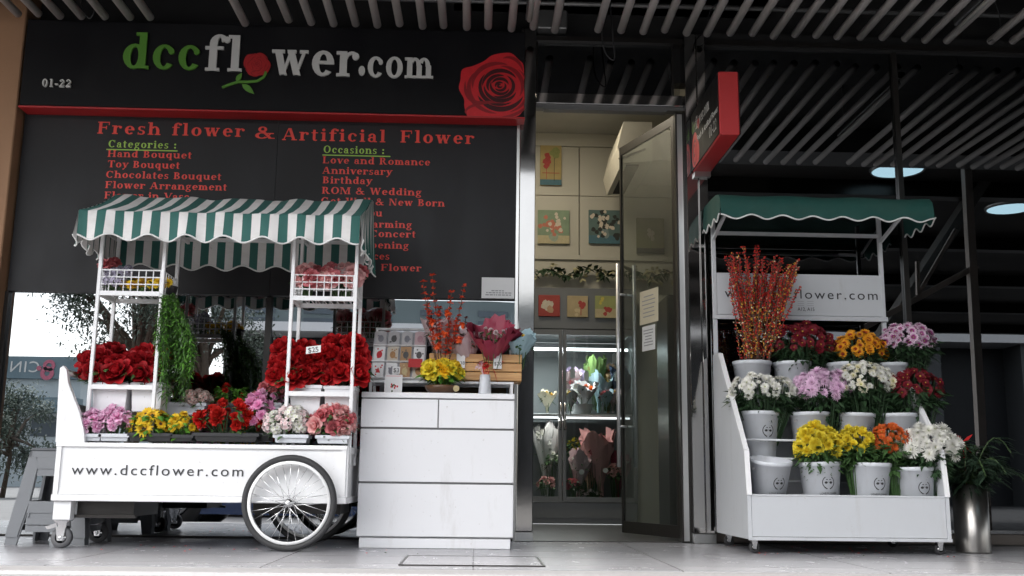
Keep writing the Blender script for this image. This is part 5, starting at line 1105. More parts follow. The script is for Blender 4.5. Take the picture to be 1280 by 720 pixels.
# ------------------------------------------------------------------ stool
sy = -.70
st_ = thing('plastic_stool', 'grey moulded plastic stool at the left end of the flower cart', 'stool', G(65, 677)); st_.location = (PX(5, 677, sy)+.19, sy+.14, 0)
cx = st_.location.x; hb, ht, H = .19, .128, .43; cyy = sy+.19
def sp(u, v, z): k = hb+(ht-hb)*z/H; return Vector((cx+u*k, cyy+v*k, z))
def spanel(mb, side, pts):            # pts in (u, z) on one sloping side
    out = [];
    for u, z in pts: out.append(sp(*{0: (u, -1), 1: (1, u), 2: (-u, 1), 3: (-1, -u)}[side], z))
    n = {0: Vector((0,1,0)), 1: Vector((-1,0,0)), 2: Vector((0,-1,0)), 3: Vector((1,0,0))}[side]
    mb.prism(out, n*.012)
legs = MB(); ap = MB()
for sd_ in range(4):
    for s in (-1, 1):
        legs.prism([sp(*{0: (u, -1), 1: (1, u), 2: (-u, 1), 3: (-1, -u)}[sd_], z) for u, z in ((s*.999, .0), (s*.70, .0), (s*.60, .16), (s*.60, .335), (s*.72, .38), (s*.999, .38))], {0: Vector((0,1,0)), 1: Vector((-1,0,0)), 2: Vector((0,-1,0)), 3: Vector((1,0,0))}[sd_]*.011)
    spanel(ap, sd_, ((-1, .3805), (1, .3805), (1, .41), (-1, .41))); spanel(ap, sd_, ((-.598, .115), (.598, .115), (.598, .17), (-.598, .17))); spanel(ap, sd_, ((-.595, .325), (.595, .325), (.7, .38), (-.7, .38)))
    spanel(ap, sd_, ((-.55, .06), (.55, .06), (.58, .09), (-.58, .09)))
    for s in (-1, 1): spanel(ap, sd_, ((s*.52, .09), (s*.57, .09), (s*.57, .115), (s*.52, .115)))
legs.build('legs', greyplastic, st_); ap.build('apron', greyplastic, st_)
MB().box(cx-ht-.004, cx+ht+.004, cyy-ht-.004, cyy+ht+.004, .4405-.03, .456-.03, bev=.007).build('seat', greyplastic, st_)
st2 = copy_tree(st_); st2.location.z += .034; tag(st2, 'upper grey plastic stool nested on top of another one beside the cart', 'stool'); st_['label'] = 'lower grey plastic stool with a second one nested on it, beside the cart'
# ------------------------------------------------------------------ chest of drawers
DF, DB = -.70, -.24
dx0, dx1 = PX(445, 683, DF), PX(641, 683, DF); dzt = PZ(550, 491, DF)
ch = thing('chest_of_drawers', 'white chest of drawers with two small and two wide drawers beside the cart', 'chest of drawers', ((dx0+dx1)/2, (DF+DB)/2, 0))
zk = PZ(545, 672, DF); zt_d = PZ(550, 499, DF)
MB().box(dx0+.012, dx1-.012, DF+.03, DB, .001, zk-.002).build('plinth', white2, ch)
MB().box(dx0+.003, dx1-.003, DF+.021, DB, zk-.001, dzt-.02).build('carcass', white2, ch)
MB().box(dx0-.001, dx1+.001, DF-.004, DB+.001, dzt-.028, dzt, bev=.003).build('top', white2, ch)
MB().box(dx0+.004, dx1-.004, DF+.012, DF+.0208, zk+.002, dzt-.03).build('gap', frame_grey, ch)
za, zb_ = PZ(545, 536, DF), PZ(545, 604, DF); xm_ = PX(548, 515, DF)
for x0, x1, z0, z1 in ((dx0, xm_-.003, za+.005, dzt-.034), (xm_+.003, dx1, za+.005, dzt-.034), (dx0, dx1, zb_+.005, za-.005), (dx0, dx1, zk+.003, zb_-.005)):
    MB().box(x0, x1, DF, DF+.0115, z0, z1, bev=.002).build('drawer', white2, ch)
MB().box(dx0+.012, dx1-.012, DF+.012, DF+.029, .001, zk-.004, bev=.002).build('kick_board', white2, ch)
# white rack on the chest
RY = -.34; rk = thing('display_rack', 'low white metal display rack standing on the chest of drawers', 'rack', ((dx0+dx1)/2, RY, dzt))
rxl, rxr = PX(461, 480, RY-.12), PX(642, 480, RY-.12); rzt = PZ(550, 476.5, RY-.12)
q = MB()
for x in (rxl+.01, rxr-.01):
    for Y in (RY-.12, RY+.08): q.box(x-.007, x+.007, Y-.007, Y+.007, dzt+.001, rzt-.012)
q.box(rxl, rxr, RY-.13, RY-.11, rzt-.0115, rzt).box(rxl, rxr, RY+.07, RY+.09, rzt-.0115, rzt).box(rxl, rxl+.02, RY-.1095, RY+.0695, rzt-.0115, rzt).box(rxr-.02, rxr, RY-.1095, RY+.0695, rzt-.0115, rzt)
q.box(rxl+.021, rxr-.021, RY-.109, RY+.069, rzt-.008, rzt-.002).build('frame', white, rk)
zrt = PZ(550, 413, RY+.14)
q = MB()
for x in (rxl+.01, rxr-.01): q.bar((x, RY+.08, rzt), (x, RY+.13, zrt), .012)
q.tube([(rxl+.004, RY+.13, zrt), (rxr-.004, RY+.13, zrt)], .008, 8); q.build('back_rail', white, rk)
# greeting cards in four columns on a sloping holder
cg = 'greeting cards on the sloping card holder'
h0 = P(468, 474, RY-.08); h1 = P(532, 414, RY+.10)
hold = thing('card_holder', 'clear sloping holder with four columns of greeting cards', 'card holder', h0)
hx0, hx1 = PX(466, 450, RY), PX(532, 450, RY); hz0, hz1 = rzt+.002, PZ(500, 416, RY+.10)
def hp(u, v, n=0): return Vector((hx0+(hx1-hx0)*u, RY-.09+.17*v-n*.85, hz0+(hz1-hz0)*v+n*.5))
q = MB()
for u in (0, .25, .5, .75, 1): q.prism([hp(u, 0)-Vector((.002,0,0)), hp(u, 0)+Vector((.002,0,0)), hp(u, 1)+Vector((.002,0,0)), hp(u, 1)-Vector((.002,0,0))], (0, .012, .0))
q.prism([hp(0, 0), hp(1, 0), hp(1, 1), hp(0, 1)], (0, .004, -.004)); q.build('backboard', mat('holder_board', (.50,.50,.52), .4), hold)
q = MB()
for v in (.01, .34, .67): q.prism([hp(0, v, .001), hp(1, v, .001), hp(1, v, .022), hp(0, v, .022)], (0, .0, .004))
q.build('ledge', white, hold)
art = [(.55,.04,.05), (.10,.10,.10), (.40,.22,.10), (.50,.30,.34), (.25,.25,.28), (.55,.45,.25)]
am = [mat('card_print', c_, .6, 0, .3, 60) for c_ in art]
cardm = [paper, mat('card_beige', (.56,.50,.42), .6), mat('card_kraft', (.42,.26,.14), .6), mat('card_grey', (.50,.49,.50), .6), mat('card_blush', (.60,.44,.46), .6)]
desc = {(0,0): 'white card with a red tree shape', (0,1): 'white card with a grey ring', (0,2): 'kraft card with a gold window', (0,3): 'plain beige card behind the small red one', (1,0): 'white card with a small red mark', (1,1): 'beige card with a brown arch', (1,2): 'card with a photo of a brown house', (1,3): 'pale card with scattered dots', (2,0): 'pale card with a grey floral print', (2,1): 'grey card with an arch print', (2,2): 'grey card with a round print', (2,3): 'blush card with a scalloped top'}
colr = {(0,0):(0,0),(0,1):(0,4),(0,2):(2,5),(0,3):(1,2),(1,0):(0,0),(1,1):(1,2),(1,2):(2,1),(1,3):(0,1),(2,0):(3,4),(2,1):(3,1),(2,2):(3,4),(2,3):(4,3)}
for (r_, c_), lab in desc.items():
    u0, u1 = (c_+.10)/4, (c_+.92)/4; v0, v1 = (r_+.06)/3, (r_+.98)/3; cm, ai = colr[r_, c_]
    t = thing('greeting_card', lab+', row %s of the holder' % ('bottom', 'middle', 'top')[r_] if False else lab + (' in the bottom row of the holder', ' in the middle row of the holder', ' in the top row of the holder')[r_], 'card', hp(u0, v0, .01), cg)
    MB().prism([hp(u0, v0, .014), hp(u1, v0, .014), hp(u1, v1-.02, .014), hp((u0+u1)/2, v1, .014), hp(u0, v1-.02, .014)] if r_ == 2 else [hp(u0, v0, .014), hp(u1, v0, .014), hp(u1, v1, .014), hp(u0, v1, .014)], (0, .003, -.002)).build('card', cardm[cm], t)
    q = MB(); um, vm = (u0+u1)/2, v0+(v1-v0)*.45; n = 3 if (r_, c_) == (0, 0) else 14
    ring = [hp(um+(u1-u0)*.26*math.cos(2*math.pi*k/n+math.pi/2), vm+(v1-v0)*.24*math.sin(2*math.pi*k/n+math.pi/2), .0152) for k in range(n)]; q.prism(ring, (0, .0008, 0))
    for k in range(5):
        rr = random.Random(k+r_*5+c_*17); uu = rr.uniform(u0+.02, u1-.04); vv = rr.uniform(v0+.03, v1-.06); q.prism([hp(uu, vv, .0150), hp(uu+.025, vv, .0150), hp(uu+.025, vv+.03, .0150), hp(uu, vv+.03, .0150)], (0, .0006, 0))
    q.build('print', am[ai], t)
def card_at(px0, py0, px1, py1, Y, lab, m, name='greeting_card'):
    a = P(px0, py1, Y); b = P(px1, py0, Y); t = thing(name, lab, 'card', (a.x, Y, a.z)); MB().prism([(a.x, Y, a.z), (b.x, Y, a.z), (b.x, Y+.02, b.z), (a.x, Y+.02, b.z)], (0,.004,0)).build('card', m, t); return t, a, b
t, a, b = card_at(480, 466, 503, 490, DF+.12, 'white card with a small red and green print standing on the chest of drawers', paper); W_, H_ = b.x-a.x, b.z-a.z
for vv in t.children[0].data.vertices: pass
t.location.z = a.z; q = MB(); rr = random.Random(2)
for k in range(9):
    x = a.x+W_*(.5+rr.gauss(0,.10)); z = a.z+H_*(.45+rr.gauss(0,.10)); q.prism([(x+.005*math.cos(j), DF+.12+(z-a.z)/H_*.02-.0018, z+.006*math.sin(j)) for j in range(6)], (0,.0008,0), k % 2)
for z in (.06, .92): q.box(a.x+.006, b.x-.006, DF+.12+z*.02-.0014, DF+.12+z*.02-.0006, a.z+H_*z, a.z+H_*z+.002, 0)
q.build('print', [am[0], stemm], t)
dz = dzt+.001-a.z
for o in [t]: o.location.z += dz
t, a, b = card_at(490, 458, 500, 467, DF+.16, 'tiny white price card with black print behind the white card', paper); sans('$3', 'print', ink, t, (a.x+.006, DF+.158, a.z+.008), .03)
t, a, b = card_at(510, 448, 528, 459, RY-.11, 'small bright red card lying in front of the card holder', redp)
# wooden slat crate
KY = RY-.135
kx0, kx1 = PX(536, 470, KY), PX(652, 470, KY); kz0, kz1 = rzt+.003, PZ(590, 442, KY)
cr_ = thing('wooden_crate', 'long wooden slat crate on the white rack, holding the wrapped bouquets', 'crate', ((kx0+kx1)/2, KY+.08, kz0)); hh = (kz1-kz0)/3
for Y, tk in ((KY, .012), (KY+.16, .012)):
    q = MB()
    for k in range(3): q.box(kx0, kx1, Y, Y+tk, kz0+hh*k+.0035, kz0+hh*(k+1)-.0015, bev=.0015)
    q.build('slats', crate_m, cr_)
q = MB()
for x in (kx0+.002, PX(593, 460, KY), kx1-.022):
    for Y in (KY+.0125, KY+.1475): q.box(x, x+.02, Y, Y+.012, kz0, kz1)
for k in range(3):
    for x in (kx0, kx1-.011): q.box(x, x+.011, KY+.0255, KY+.147, kz0+hh*k+.0035, kz0+hh*(k+1)-.0015)
q.box(kx0+.003, kx1-.003, KY+.026, KY+.146, kz0, kz0+.003); q.build('ends', crate_m, cr_)
def KP(px, py, Y=KY+.07): return P(px, py, Y)
bouquet('bouquet of small pale flowers in crimson wrap with a red bow in the crate', KP(614, 466), .135, .25, (.0,-.52,1), w_crim, B_bl2, 9, .022, 71, bow=w_red)
bouquet('bouquet of blue flowers in pale blue wrap at the right end of the crate', KP(645, 466, KY+.09), .078, .215, (.10,-.45,1), w_blue, B_blue+B_yel, 9, .022, 72)
bouquet('bouquet of red flowers in white and pink wrap left of the crimson one', KP(590, 466, KY+.06), .10, .20, (-.35,-.25,1), w_pw, B_rosep, 7, .022, 73)
bouquet('pale blush wrapped bouquet half hidden behind the yellow flower bowl', KP(552, 466, KY+.10), .09, .26, (-.05,-.2,1), w_pw, B_sal, 6, .022, 74)
bouquet('pale grey wrapped bouquet between the tall twigs and the crate tag', KP(570, 466, KY+.11), .08, .21, (.12,-.2,1), w_white, B_bl2, 6, .02, 75)
for px, py, txt, lab in ((576, 450, '$38', 'white rounded price tag hanging at the left of the crate'), (622, 451, '$20', 'white rounded price tag hanging under the crimson bouquet')):
    c = P(px, py, KY-.012); h = .052; pts = [(c.x+.022*math.cos(a)*(1), c.y, c.z+.026+.022*math.sin(a)) for a in [k*math.pi/8 for k in range(9)]] + [(c.x-.022, c.y, c.z-h*.8), (c.x+.022, c.y, c.z-h*.8)]
    t = MB().prism(pts, (0,.002,0)).build('price_tag', paper); tag(t, lab, 'price tag'); sans(txt, 'print', ink, t, (c.x-.019, c.y-.001, c.z-.024), .026)
# white vase with red picks
vy = DF+.13; c = P(606, 491, vy); t = thing('vase', 'small tapered white vase holding red picks on the chest of drawers', 'vase', (c.x, vy, dzt+.001))
q = MB().lathe([(.034, 0), (.033, .01), (.028, .08), (.026, .105), (.022, .105), (.022, .06)], (c.x, vy, dzt+.001), 24, cap=(True, True)); q.build('vase', offwhite, t, True)
t = thing('red_picks', 'small red and white decorative picks standing in the white vase', 'decoration', (c.x, vy, dzt+.07)); q = MB(); rr = random.Random(3)
for k in range(9):
    x = c.x+rr.uniform(-.02,.022); z = dzt+.145+rr.uniform(-.015,.02); mi = 0 if k > 2 else 1
    if mi: x = c.x-.03+k*.006
    q.tube([(c.x, vy, dzt+.08), (x, vy, z)], .002, 5, mi)
    for j in range(3): leaf(q, (x, vy, z), (rr.uniform(-1,1), -.4, rr.uniform(-.3,1)), .03, .02, rr, mi)
q.build('picks', [w_red, w_pw], t)
# bowl arrangement with tall twigs
by = DF+.14; c = P(552, 491, by); bw = thing('flower_bowl', 'brown bowl of yellow roses with green leaves on the chest of drawers', 'flower bowl', (c.x, by, dzt+.001))
MB().lathe([(.04, 0), (.065, .008), (.085, .03), (.088, .045), (.082, .045), (.07, .03)], (c.x, by, dzt+.001), 28, cap=(True, True)).build('bowl', bowl_m, bw, True)
bunch_on(bw, P(552, 466, by), (.095, .085, .055), B_yrose+B_lemrose, 26, .030, 81, leafb, 120, .05, .022, -.3, .5, stemto=dzt+.03)
q = MB().lathe([(.016, -.006), (.016, .006)], (c.x+.075, by-.055, dzt+.03), 14, axis='y', cap=(True,True)); q.build('knob', mat('brass_ring', (.45,.36,.2), .3, .8), bw)
tw = thing('tall_twigs', 'tall dark twigs with orange red blossom rising out of the yellow flower bowl', 'twigs', (c.x, by, dzt+.05)); q = MB(); bl = MB(); bo = MB(); rr = random.Random(14)
for x0, x1, y1 in ((547, 529, 352), (550, 541, 345), (555, 564, 366), (558, 581, 358), (548, 534, 375), (553, 548, 385), (556, 572, 400), (552, 562, 405)):
    p0 = P(x0, 470, by); p1 = P(x1, y1, by+.03); pts = []
    for i in range(16):
        t_ = i/15; p = p0.lerp(p1, t_)+Vector((rr.uniform(-.004,.004), rr.uniform(-.008,.008), 0)); pts.append(p)
        if i > 5:
            for k in range(6): leaf(bl, p, (rr.uniform(-1,1), rr.uniform(-1,.5), rr.uniform(.1,1.2)), rr.uniform(.018,.032), rr.uniform(.012,.02), rr)
    q.tube(pts, .0028, 5)
for px, py in ((559, 391), (541, 402), (577, 406), (556, 415), (574, 424), (545, 420), (547, 432)):
    p = P(px, py, by-.02)
    for k in range(16): leaf(bo, p, (rr.uniform(-1,1), rr.uniform(-1,.3), rr.uniform(-1,1)), .026, .02, rr)
q.build('stem', twig, tw); bl.build('blossom', mat('twig_blossom', (.62,.06,.02), .6, 0, .3, 40), tw); bo.build('orange_flower', mat('orange_silk', (.72,.10,.02), .6, 0, .2, 30), tw)
# ------------------------------------------------------------------ flower stand on the right
SF, SB = -.80, -.14
X0, X1 = PX(935, 650, SF), PX(1190, 680, SF)
stand = thing('flower_stand', 'white stepped flower stand on casters with a green awning and header board', 'flower stand', ((X0+X1)/2, (SF+SB)/2, 0))
z0s = PZ(935, 674, SF); zbt = PZ(1060, 620, SF); ztop = PZ(894, 444, SB)
side = [(SB, z0s), (SF, z0s), (SF, zbt), (SF+.03, PZ(928, 563, SF+.03)), (SB-.14, ztop-.01), (SB-.12, ztop), (SB, ztop)]
for x, d in ((X0, .018), (X1-.018, .018)):
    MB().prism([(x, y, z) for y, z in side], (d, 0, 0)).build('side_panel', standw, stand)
pe = [(SF, zbt), (SF+.03, PZ(928, 563, SF+.03)), (SB-.14, ztop-.01)]
for x in (X0, X1-.018):
    q = MB()
    for (ya, za_), (yb_, zb2) in zip(pe, pe[1:]): q.bar((x+.009, ya-.003, za_), (x+.009, yb_-.003, zb2), .024, .01)
    q.build('edge_trim', white, stand)
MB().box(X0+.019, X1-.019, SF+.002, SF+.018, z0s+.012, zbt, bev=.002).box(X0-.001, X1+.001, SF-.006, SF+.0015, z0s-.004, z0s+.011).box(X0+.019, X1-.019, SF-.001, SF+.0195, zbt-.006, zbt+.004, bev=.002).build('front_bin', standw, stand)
q = MB()
for t_ in (.02, .28, .63, .97): q.lathe([(.005, 0), (.005, .002), (.001, .003)], (X0+(X1-X0)*t_, SF-.0075, z0s+.005), 8, axis='y')
q.build('screw', steel_b, stand)
RH, RR = .235, .106
rowY = (-.665, -.475, -.285)
rim = (PZ(1055, 578, rowY[0]), PZ(1030, 516, rowY[1]), PZ(1000, 453, rowY[2]))
zb_r = [r-RH for r in rim]
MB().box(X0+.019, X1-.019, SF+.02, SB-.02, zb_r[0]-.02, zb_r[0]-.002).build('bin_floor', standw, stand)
q = MB()
for i in (1, 2):
    for dy in (-.09, -.03, .03, .09): q.tube([(X0+.018, rowY[i]+dy, zb_r[i]-.008), (X1-.018, rowY[i]+dy, zb_r[i]-.008)], .007, 8)
    q.tube([(X0+.018, rowY[i]-.118, zb_r[i]+.085), (X1-.018, rowY[i]-.118, zb_r[i]+.085)], .006, 8)
q.tube([(X0+.018, rowY[1]+.03, zb_r[1]-.12), (X1-.018, rowY[1]+.03, zb_r[1]-.12)], .006, 8)
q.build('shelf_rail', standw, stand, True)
ph = PZ(893, 282, SB-.02); phr = PZ(1108, 272, SB-.02)
q = MB()
for x in (X0+.004, X1-.026): MB().box(x, x+.022, SB-.026, SB-.002, z0s+.02, max(ph, phr)+.03, bev=.002).build('post', standw, stand)
hb0, hb1 = PZ(1005, 401, SB-.02), PZ(1005, 343, SB-.02)
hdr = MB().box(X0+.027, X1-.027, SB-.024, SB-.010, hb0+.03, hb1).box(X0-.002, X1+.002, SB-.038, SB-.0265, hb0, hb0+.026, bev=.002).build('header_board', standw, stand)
sans_fit('www.dccflower.com', 'lettering', ink, stand, 906, 371.5, 1097, 11.5, SB-.0245, space=1.25)
sans_fit('A12, A15', 'lettering', ink, stand, 997, 388.5, 1018, 4.5, SB-.0245)
q = MB()
for px in (997, 1009):
    for py in (377, 379.5, 382): a = P(px, py, SB-.025); b = P(px+8, py, SB-.025); q.box(a.x, b.x, SB-.0252, SB-.0242, a.z, a.z+.002)
q.build('print', greyink, stand)
for x, y in ((X0+.04, SF+.05), (X1-.04, SF+.05), (X0+.05, SB-.06), (X1-.05, SB-.06)): caster(x, y, z0s-.001, stand, .027, False, mw=rubber)
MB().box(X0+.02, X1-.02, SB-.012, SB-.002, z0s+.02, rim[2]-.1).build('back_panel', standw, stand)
# green awning
GF, GB = -.50, -.09
gx0, gx1 = PX(901, 268, GF), PX(1168, 275, GF); gz = PZ(1035, 273, GF)
gtop = gz+.155
gp = [(GF-.004, gz), (GF, gz+.035), (GF+.003, gz+.07), (GF+.012, gz+.105), (GF+.045, gz+.133), (GF+.11, gz+.147), (GF+.22, gz+.153), (GB, gtop)]
b = MB(); nx = 110; g_pt = lambda i, j: (gx0+(gx1-gx0)*i/nx, gp[j][0]+(.006*math.sin(i*.31) if j == 0 else 0), gp[j][1]+(.011*math.cos(2*math.pi*i/nx*7) if j == 0 else 0)-(.006*math.sin(math.pi*i/nx*3)**2 if 2 < j < 6 else 0))
b.add([g_pt(i, j) for i in range(nx+1) for j in range(8)], [(i*8+j, (i+1)*8+j, (i+1)*8+j+1, i*8+j+1) for i in range(nx) for j in range(7)])
edges = []
for xe in (gx0, gx1):
    n = 36; vs = []
    for i in range(n+1):
        y = GF+(GB-GF)*i/n; zt = None
        for (y0, z0), (y1, z1) in zip(gp[2:], gp[3:]):
            if y0-.005 <= y <= y1+1e-6: zt = z0+(z1-z0)*(y-y0)/(y1-y0)
        zt = zt or gtop; zl = gz+.016*math.cos(i/n*2*math.pi*3.2)
        for k in range(3): vs.append((xe+(1 if xe == gx1 else -1)*.004*k, y, zt+(zl-zt)*k/2))
    b.add(vs, [(i*3+k, (i+1)*3+k, (i+1)*3+k+1, i*3+k+1) for i in range(n) for k in range(2)]); edges.append([vs[i*3+2] for i in range(n+1)])
ga = b.build('awning', greenfab, stand, True)
q = MB().tube([g_pt(i, 0) for i in range(nx+1)], .0045, 6)
for e in edges: q.tube(e, .0045, 6)
q.build('piping', trim_w, ga, True)
q = MB(); zz = gz+.025
q.box(gx0+.02, gx1-.02, GF+.010, GF+.026, zz-.008, zz+.008).box(X0+.027, X1-.027, SB-.025, SB-.008, zz-.045, zz-.025)
for x in (X0+.014, X1-.014): q.bar((x, SB-.027, zz-.07), (x, GF+.027, zz+.004), .016)
for x in (gx0+.03, gx1-.03): q.bar((x, SB-.03, gtop-.03), (x, GF+.03, zz+.004), .012)
q.build('awning_frame', standw, stand)
# ------------------------------------------------------------------ buckets
def bucket_tree():
    t = thing('flower_bucket', 'x', 'bucket', (0, 0, 0), 'grey white flower buckets on the stand')
    MB().lathe([(.074, 0), (.078, .004), (.1005, RH-.022), (.1045, RH-.021), (.106, RH-.002), (.1035, RH), (.0985, RH-.004), (.076, .008)], (0,0,0), 36, cap=(True, True)).build('pail', offwhite, t, True)
    rad = lambda z: .0775+(.1005-.0775)*(z-.004)/(RH-.026)+.0007
    def on(u, z, e=0): r = rad(z)+e; a = u/r; return (math.sin(a)*r, -math.cos(a)*r, z)
    q = MB(); zc = .135
    for a0, a1 in ((-62, 60), (120, 242)):
        for r0, r1 in ((.0275, .0315),):
            n = 10
            for i in range(n):
                A, B_ = R(a0+(a1-a0)*i/n), R(a0+(a1-a0)*(i+1)/n)
                q.poly([on(r0*math.cos(A), zc+r0*math.sin(A)), on(r1*math.cos(A), zc+r1*math.sin(A)), on(r1*math.cos(B_), zc+r1*math.sin(B_)), on(r0*math.cos(B_), zc+r0*math.sin(B_))])
    for s in (-1, 1):
        q.poly([on(s*(.012+.008*math.cos(k*math.pi/5)), zc-.001+.006*math.sin(k*math.pi/5), .0003) for k in range(10)])
        q.poly([on(s*(.008+.005*math.cos(k*math.pi/4)), zc+.014+.002*math.sin(k*math.pi/4), .0003) for k in range(8)])
        q.poly([on(s*.008, zc-.034, .0004), on(s*.021, zc-.026, .0004), on(s*.020, zc-.023, .0004), on(s*.005, zc-.029, .0004)])
    q.poly([on(-.004, zc+.001, .0004), on(.004, zc+.001, .0004), on(.004, zc+.0022, .0004), on(-.004, zc+.0022, .0004)])
    q.build('emblem', ink, t)
    o = sans('LOVE FLOWER', 'lettering', ink, t, (0, 0, 0), .0135, align='CENTER')
    for v in o.data.vertices: v.co = Vector(on(v.co.x, .077+v.co.z, .0006+abs(v.co.y)))
    q = MB()
    for s in (-1, 1): q.poly([on(s*(.150+.014*math.cos(k*math.pi/6)), RH-.045+.008*math.sin(k*math.pi/6), .0004) for k in range(12)])
    q.build('handle_slot', greyink, t)
    return t
bk = bucket_tree(); first = True
def bucket(px, row, lab, rot=0, tilt=0, dz=0, dy=0):
    global first
    t = bk if first else copy_tree(bk); first = False
    Y = rowY[row]+dy; t.location = (PX(px, 560, Y), Y, zb_r[row]+dz); rb = random.Random(int(px)); t.rotation_euler = (tilt or rb.uniform(-.02,.03), rb.uniform(-.03,.03), rot+rb.uniform(-.18,.18)); t['label'] = lab; return t
G5 = 'cut flower bunches standing in the buckets of the stand'
def cut(px, row, lab, box, blooms, n, size, seed, D=.10, **kw):
    n = int(n*1.75); size *= 1.08; box = (box[0]-2, box[1]-2, box[2]+2, box[3]+7)
    Y = rowY[row]; k = K(Y); x0, y0, x1, y1 = box; c = P((x0+x1)/2, y0*.45+y1*.55, Y-.01)
    t = thing('flower_bunch', lab, 'flowers', (PX(px, 560, Y), Y, zb_r[row]+.05), G5)
    kw.setdefault('nleaf', 330); kw.setdefault('leafL', .06); kw.setdefault('leafW', .024)
    bunch_on(t, c, ((x1-x0)/2*k-size*.5, D, (y1-y0)*.55*k-size*.5), blooms, n, size, seed, stemto=zb_r[row]+.06, fol=kw.pop('fol', leafd), low=kw.pop('low', -.22), leaftop=kw.pop('leaftop', .02), foldown=.75, face=.5, jit=.09, **kw)
    return t
bucket(957, 0, 'empty flower bucket tipped forward at the left of the bottom row', .12, .20, .015, .03)
for px, lab, rot in ((1025, 'bucket of yellow flowers next to the empty bucket in the bottom row', .15), (1085, 'bucket second from the right in the bottom row, under the orange red flowers', .1), (1141, 'bucket of spidery white flowers at the right end of the bottom row', -.05)): bucket(px, 0, lab, rot, 0, -.018 if px > 1130 else 0)
for px, lab in ((950, 'bucket of white flowers at the left of the middle row'), (1015, 'bucket of lilac flowers in the middle row'), (1069, 'bucket of cream white flowers in the middle row'), (1125, 'bucket of dark red flowers at the right of the middle row')): bucket(px, 1, lab, .12 if px < 1000 else .25)
for px, lab in ((943, 'bucket holding the tall red and yellow berry branches in the top row'), (995, 'bucket of maroon flowers in the top row'), (1060, 'bucket of orange flowers in the top row'), (1117, 'bucket of pink edged flowers at the right of the top row')): bucket(px, 2, lab, .2)
cut(995, 2, 'bunch of maroon daisies with yellow centres in the top row', (962, 402, 1045, 452), B_dkr, 48, .027, 91)
cut(1060, 2, 'bunch of orange flowers with dark centres in the top row', (1040, 414, 1112, 456), B_or, 40, .027, 92)
cut(1117, 2, 'bunch of white flowers with magenta centres in the top row', (1098, 402, 1171, 446), B_wp, 40, .027, 93)
cut(950, 1, 'bunch of white flowers at the left of the middle row', (908, 467, 1000, 508), B_wht, 58, .024, 94)
cut(1015, 1, 'bunch of lilac flowers in the middle row', (990, 461, 1068, 510), B_lil, 44, .031, 95)
cut(1069, 1, 'bunch of small cream white flowers in the middle row', (1038, 453, 1125, 502), B_wht+[daisy_mesh('bloom', [p_cream, core_g], [(14,.85,.14,15,0,0,.1,0),(12,.7,.12,45,30,.04,.1,0)], .16)], 70, .022, 96)
cut(1125, 1, 'bunch of dark red flowers at the right of the middle row', (1104, 460, 1181, 506), B_dkr, 48, .026, 97)
cut(1025, 0, 'bunch of yellow flowers beside the empty bucket', (994, 531, 1052, 580), B_lem, 26, .032, 98, .09, fol=leafm)
cut(1078, 0, 'smaller bunch of yellow flowers left of the orange red ones', (1046, 533, 1093, 572), B_lem, 20, .028, 99, .07, fol=leafm)
cut(1100, 0, 'bunch of small orange red flowers in the bottom row', (1088, 530, 1138, 574), B_orr, 34, .022, 100, .07, fol=leafm)
cut(1141, 0, 'bunch of spidery white flowers at the right of the bottom row', (1120, 532, 1202, 586), B_spid, 34, .036, 101, fol=leafd)
# berry branches
bt = thing('berry_branches', 'tall bunch of red and yellow berry branches in the left top bucket', 'branches', (PX(943, 560, rowY[2]), rowY[2], zb_r[2]+.05), G5)
q = MB(); br_ = MB(); by_ = MB(); bw_ = MB(); rr = random.Random(6); cb = bt.location
for s in range(64):
    tx = rr.uniform(906, 1000); ty = 303+((tx-950)/50)**2*12+rr.uniform(0, 30)+(abs(rr.gauss(0, 14))); p1 = P(tx, ty, rowY[2]+rr.uniform(-.13,.11)); p0 = Vector((cb.x+rr.uniform(-.05,.05), cb.y+rr.uniform(-.05,.05), zb_r[2]+.05)); pts = []
    kind = rr.random(); L = (p1-p0).length; n = int(L/.018)
    for i in range(n+1):
        t_ = i/n; p = p0.lerp(p1, t_)+Vector(((t_**2-t_)*.04*(1 if p1.x > p0.x else -1), 0, 0))+Vector((rr.uniform(-.003,.003),)*3); pts.append(p)
        if t_ > .30:
            for k in range(3 if t_ > .6 else 2):
                d = Vector((rr.uniform(-1,1), rr.uniform(-1,1), rr.uniform(-.2,.8))).normalized(); c = p+d*.009; r_ = rr.uniform(.0045,.0075)
                red = rr.random() < (.92 if t_ > .66 and kind < .8 else .5); tgt = br_ if red else (by_ if rr.random() < .85 else bw_)
                ax = d.orthogonal().normalized()*r_*.8; ay = d.cross(ax).normalized()*r_*.8
                tgt.add([c-d*r_, c+ax, c+ay, c-ax, c-ay, c+d*r_*1.6], [(0,2,1),(0,3,2),(0,4,3),(0,1,4),(5,1,2),(5,2,3),(5,3,4),(5,4,1)])
    q.tube(pts[::3]+[pts[-1]], .0026, 5, cap=False)
q.build('stem', twig, bt); br_.build('red_berries', mat('berry_red', (.52,.018,.012), .35, 0, .3, 40), bt, True); by_.build('yellow_berries', mat('berry_yellow', (.58,.30,.04), .35, 0, .3, 40), bt, True); bw_.build('cream_berries', mat('berry_cream', (.68,.60,.42), .4, 0, .15, 40), bt, True)
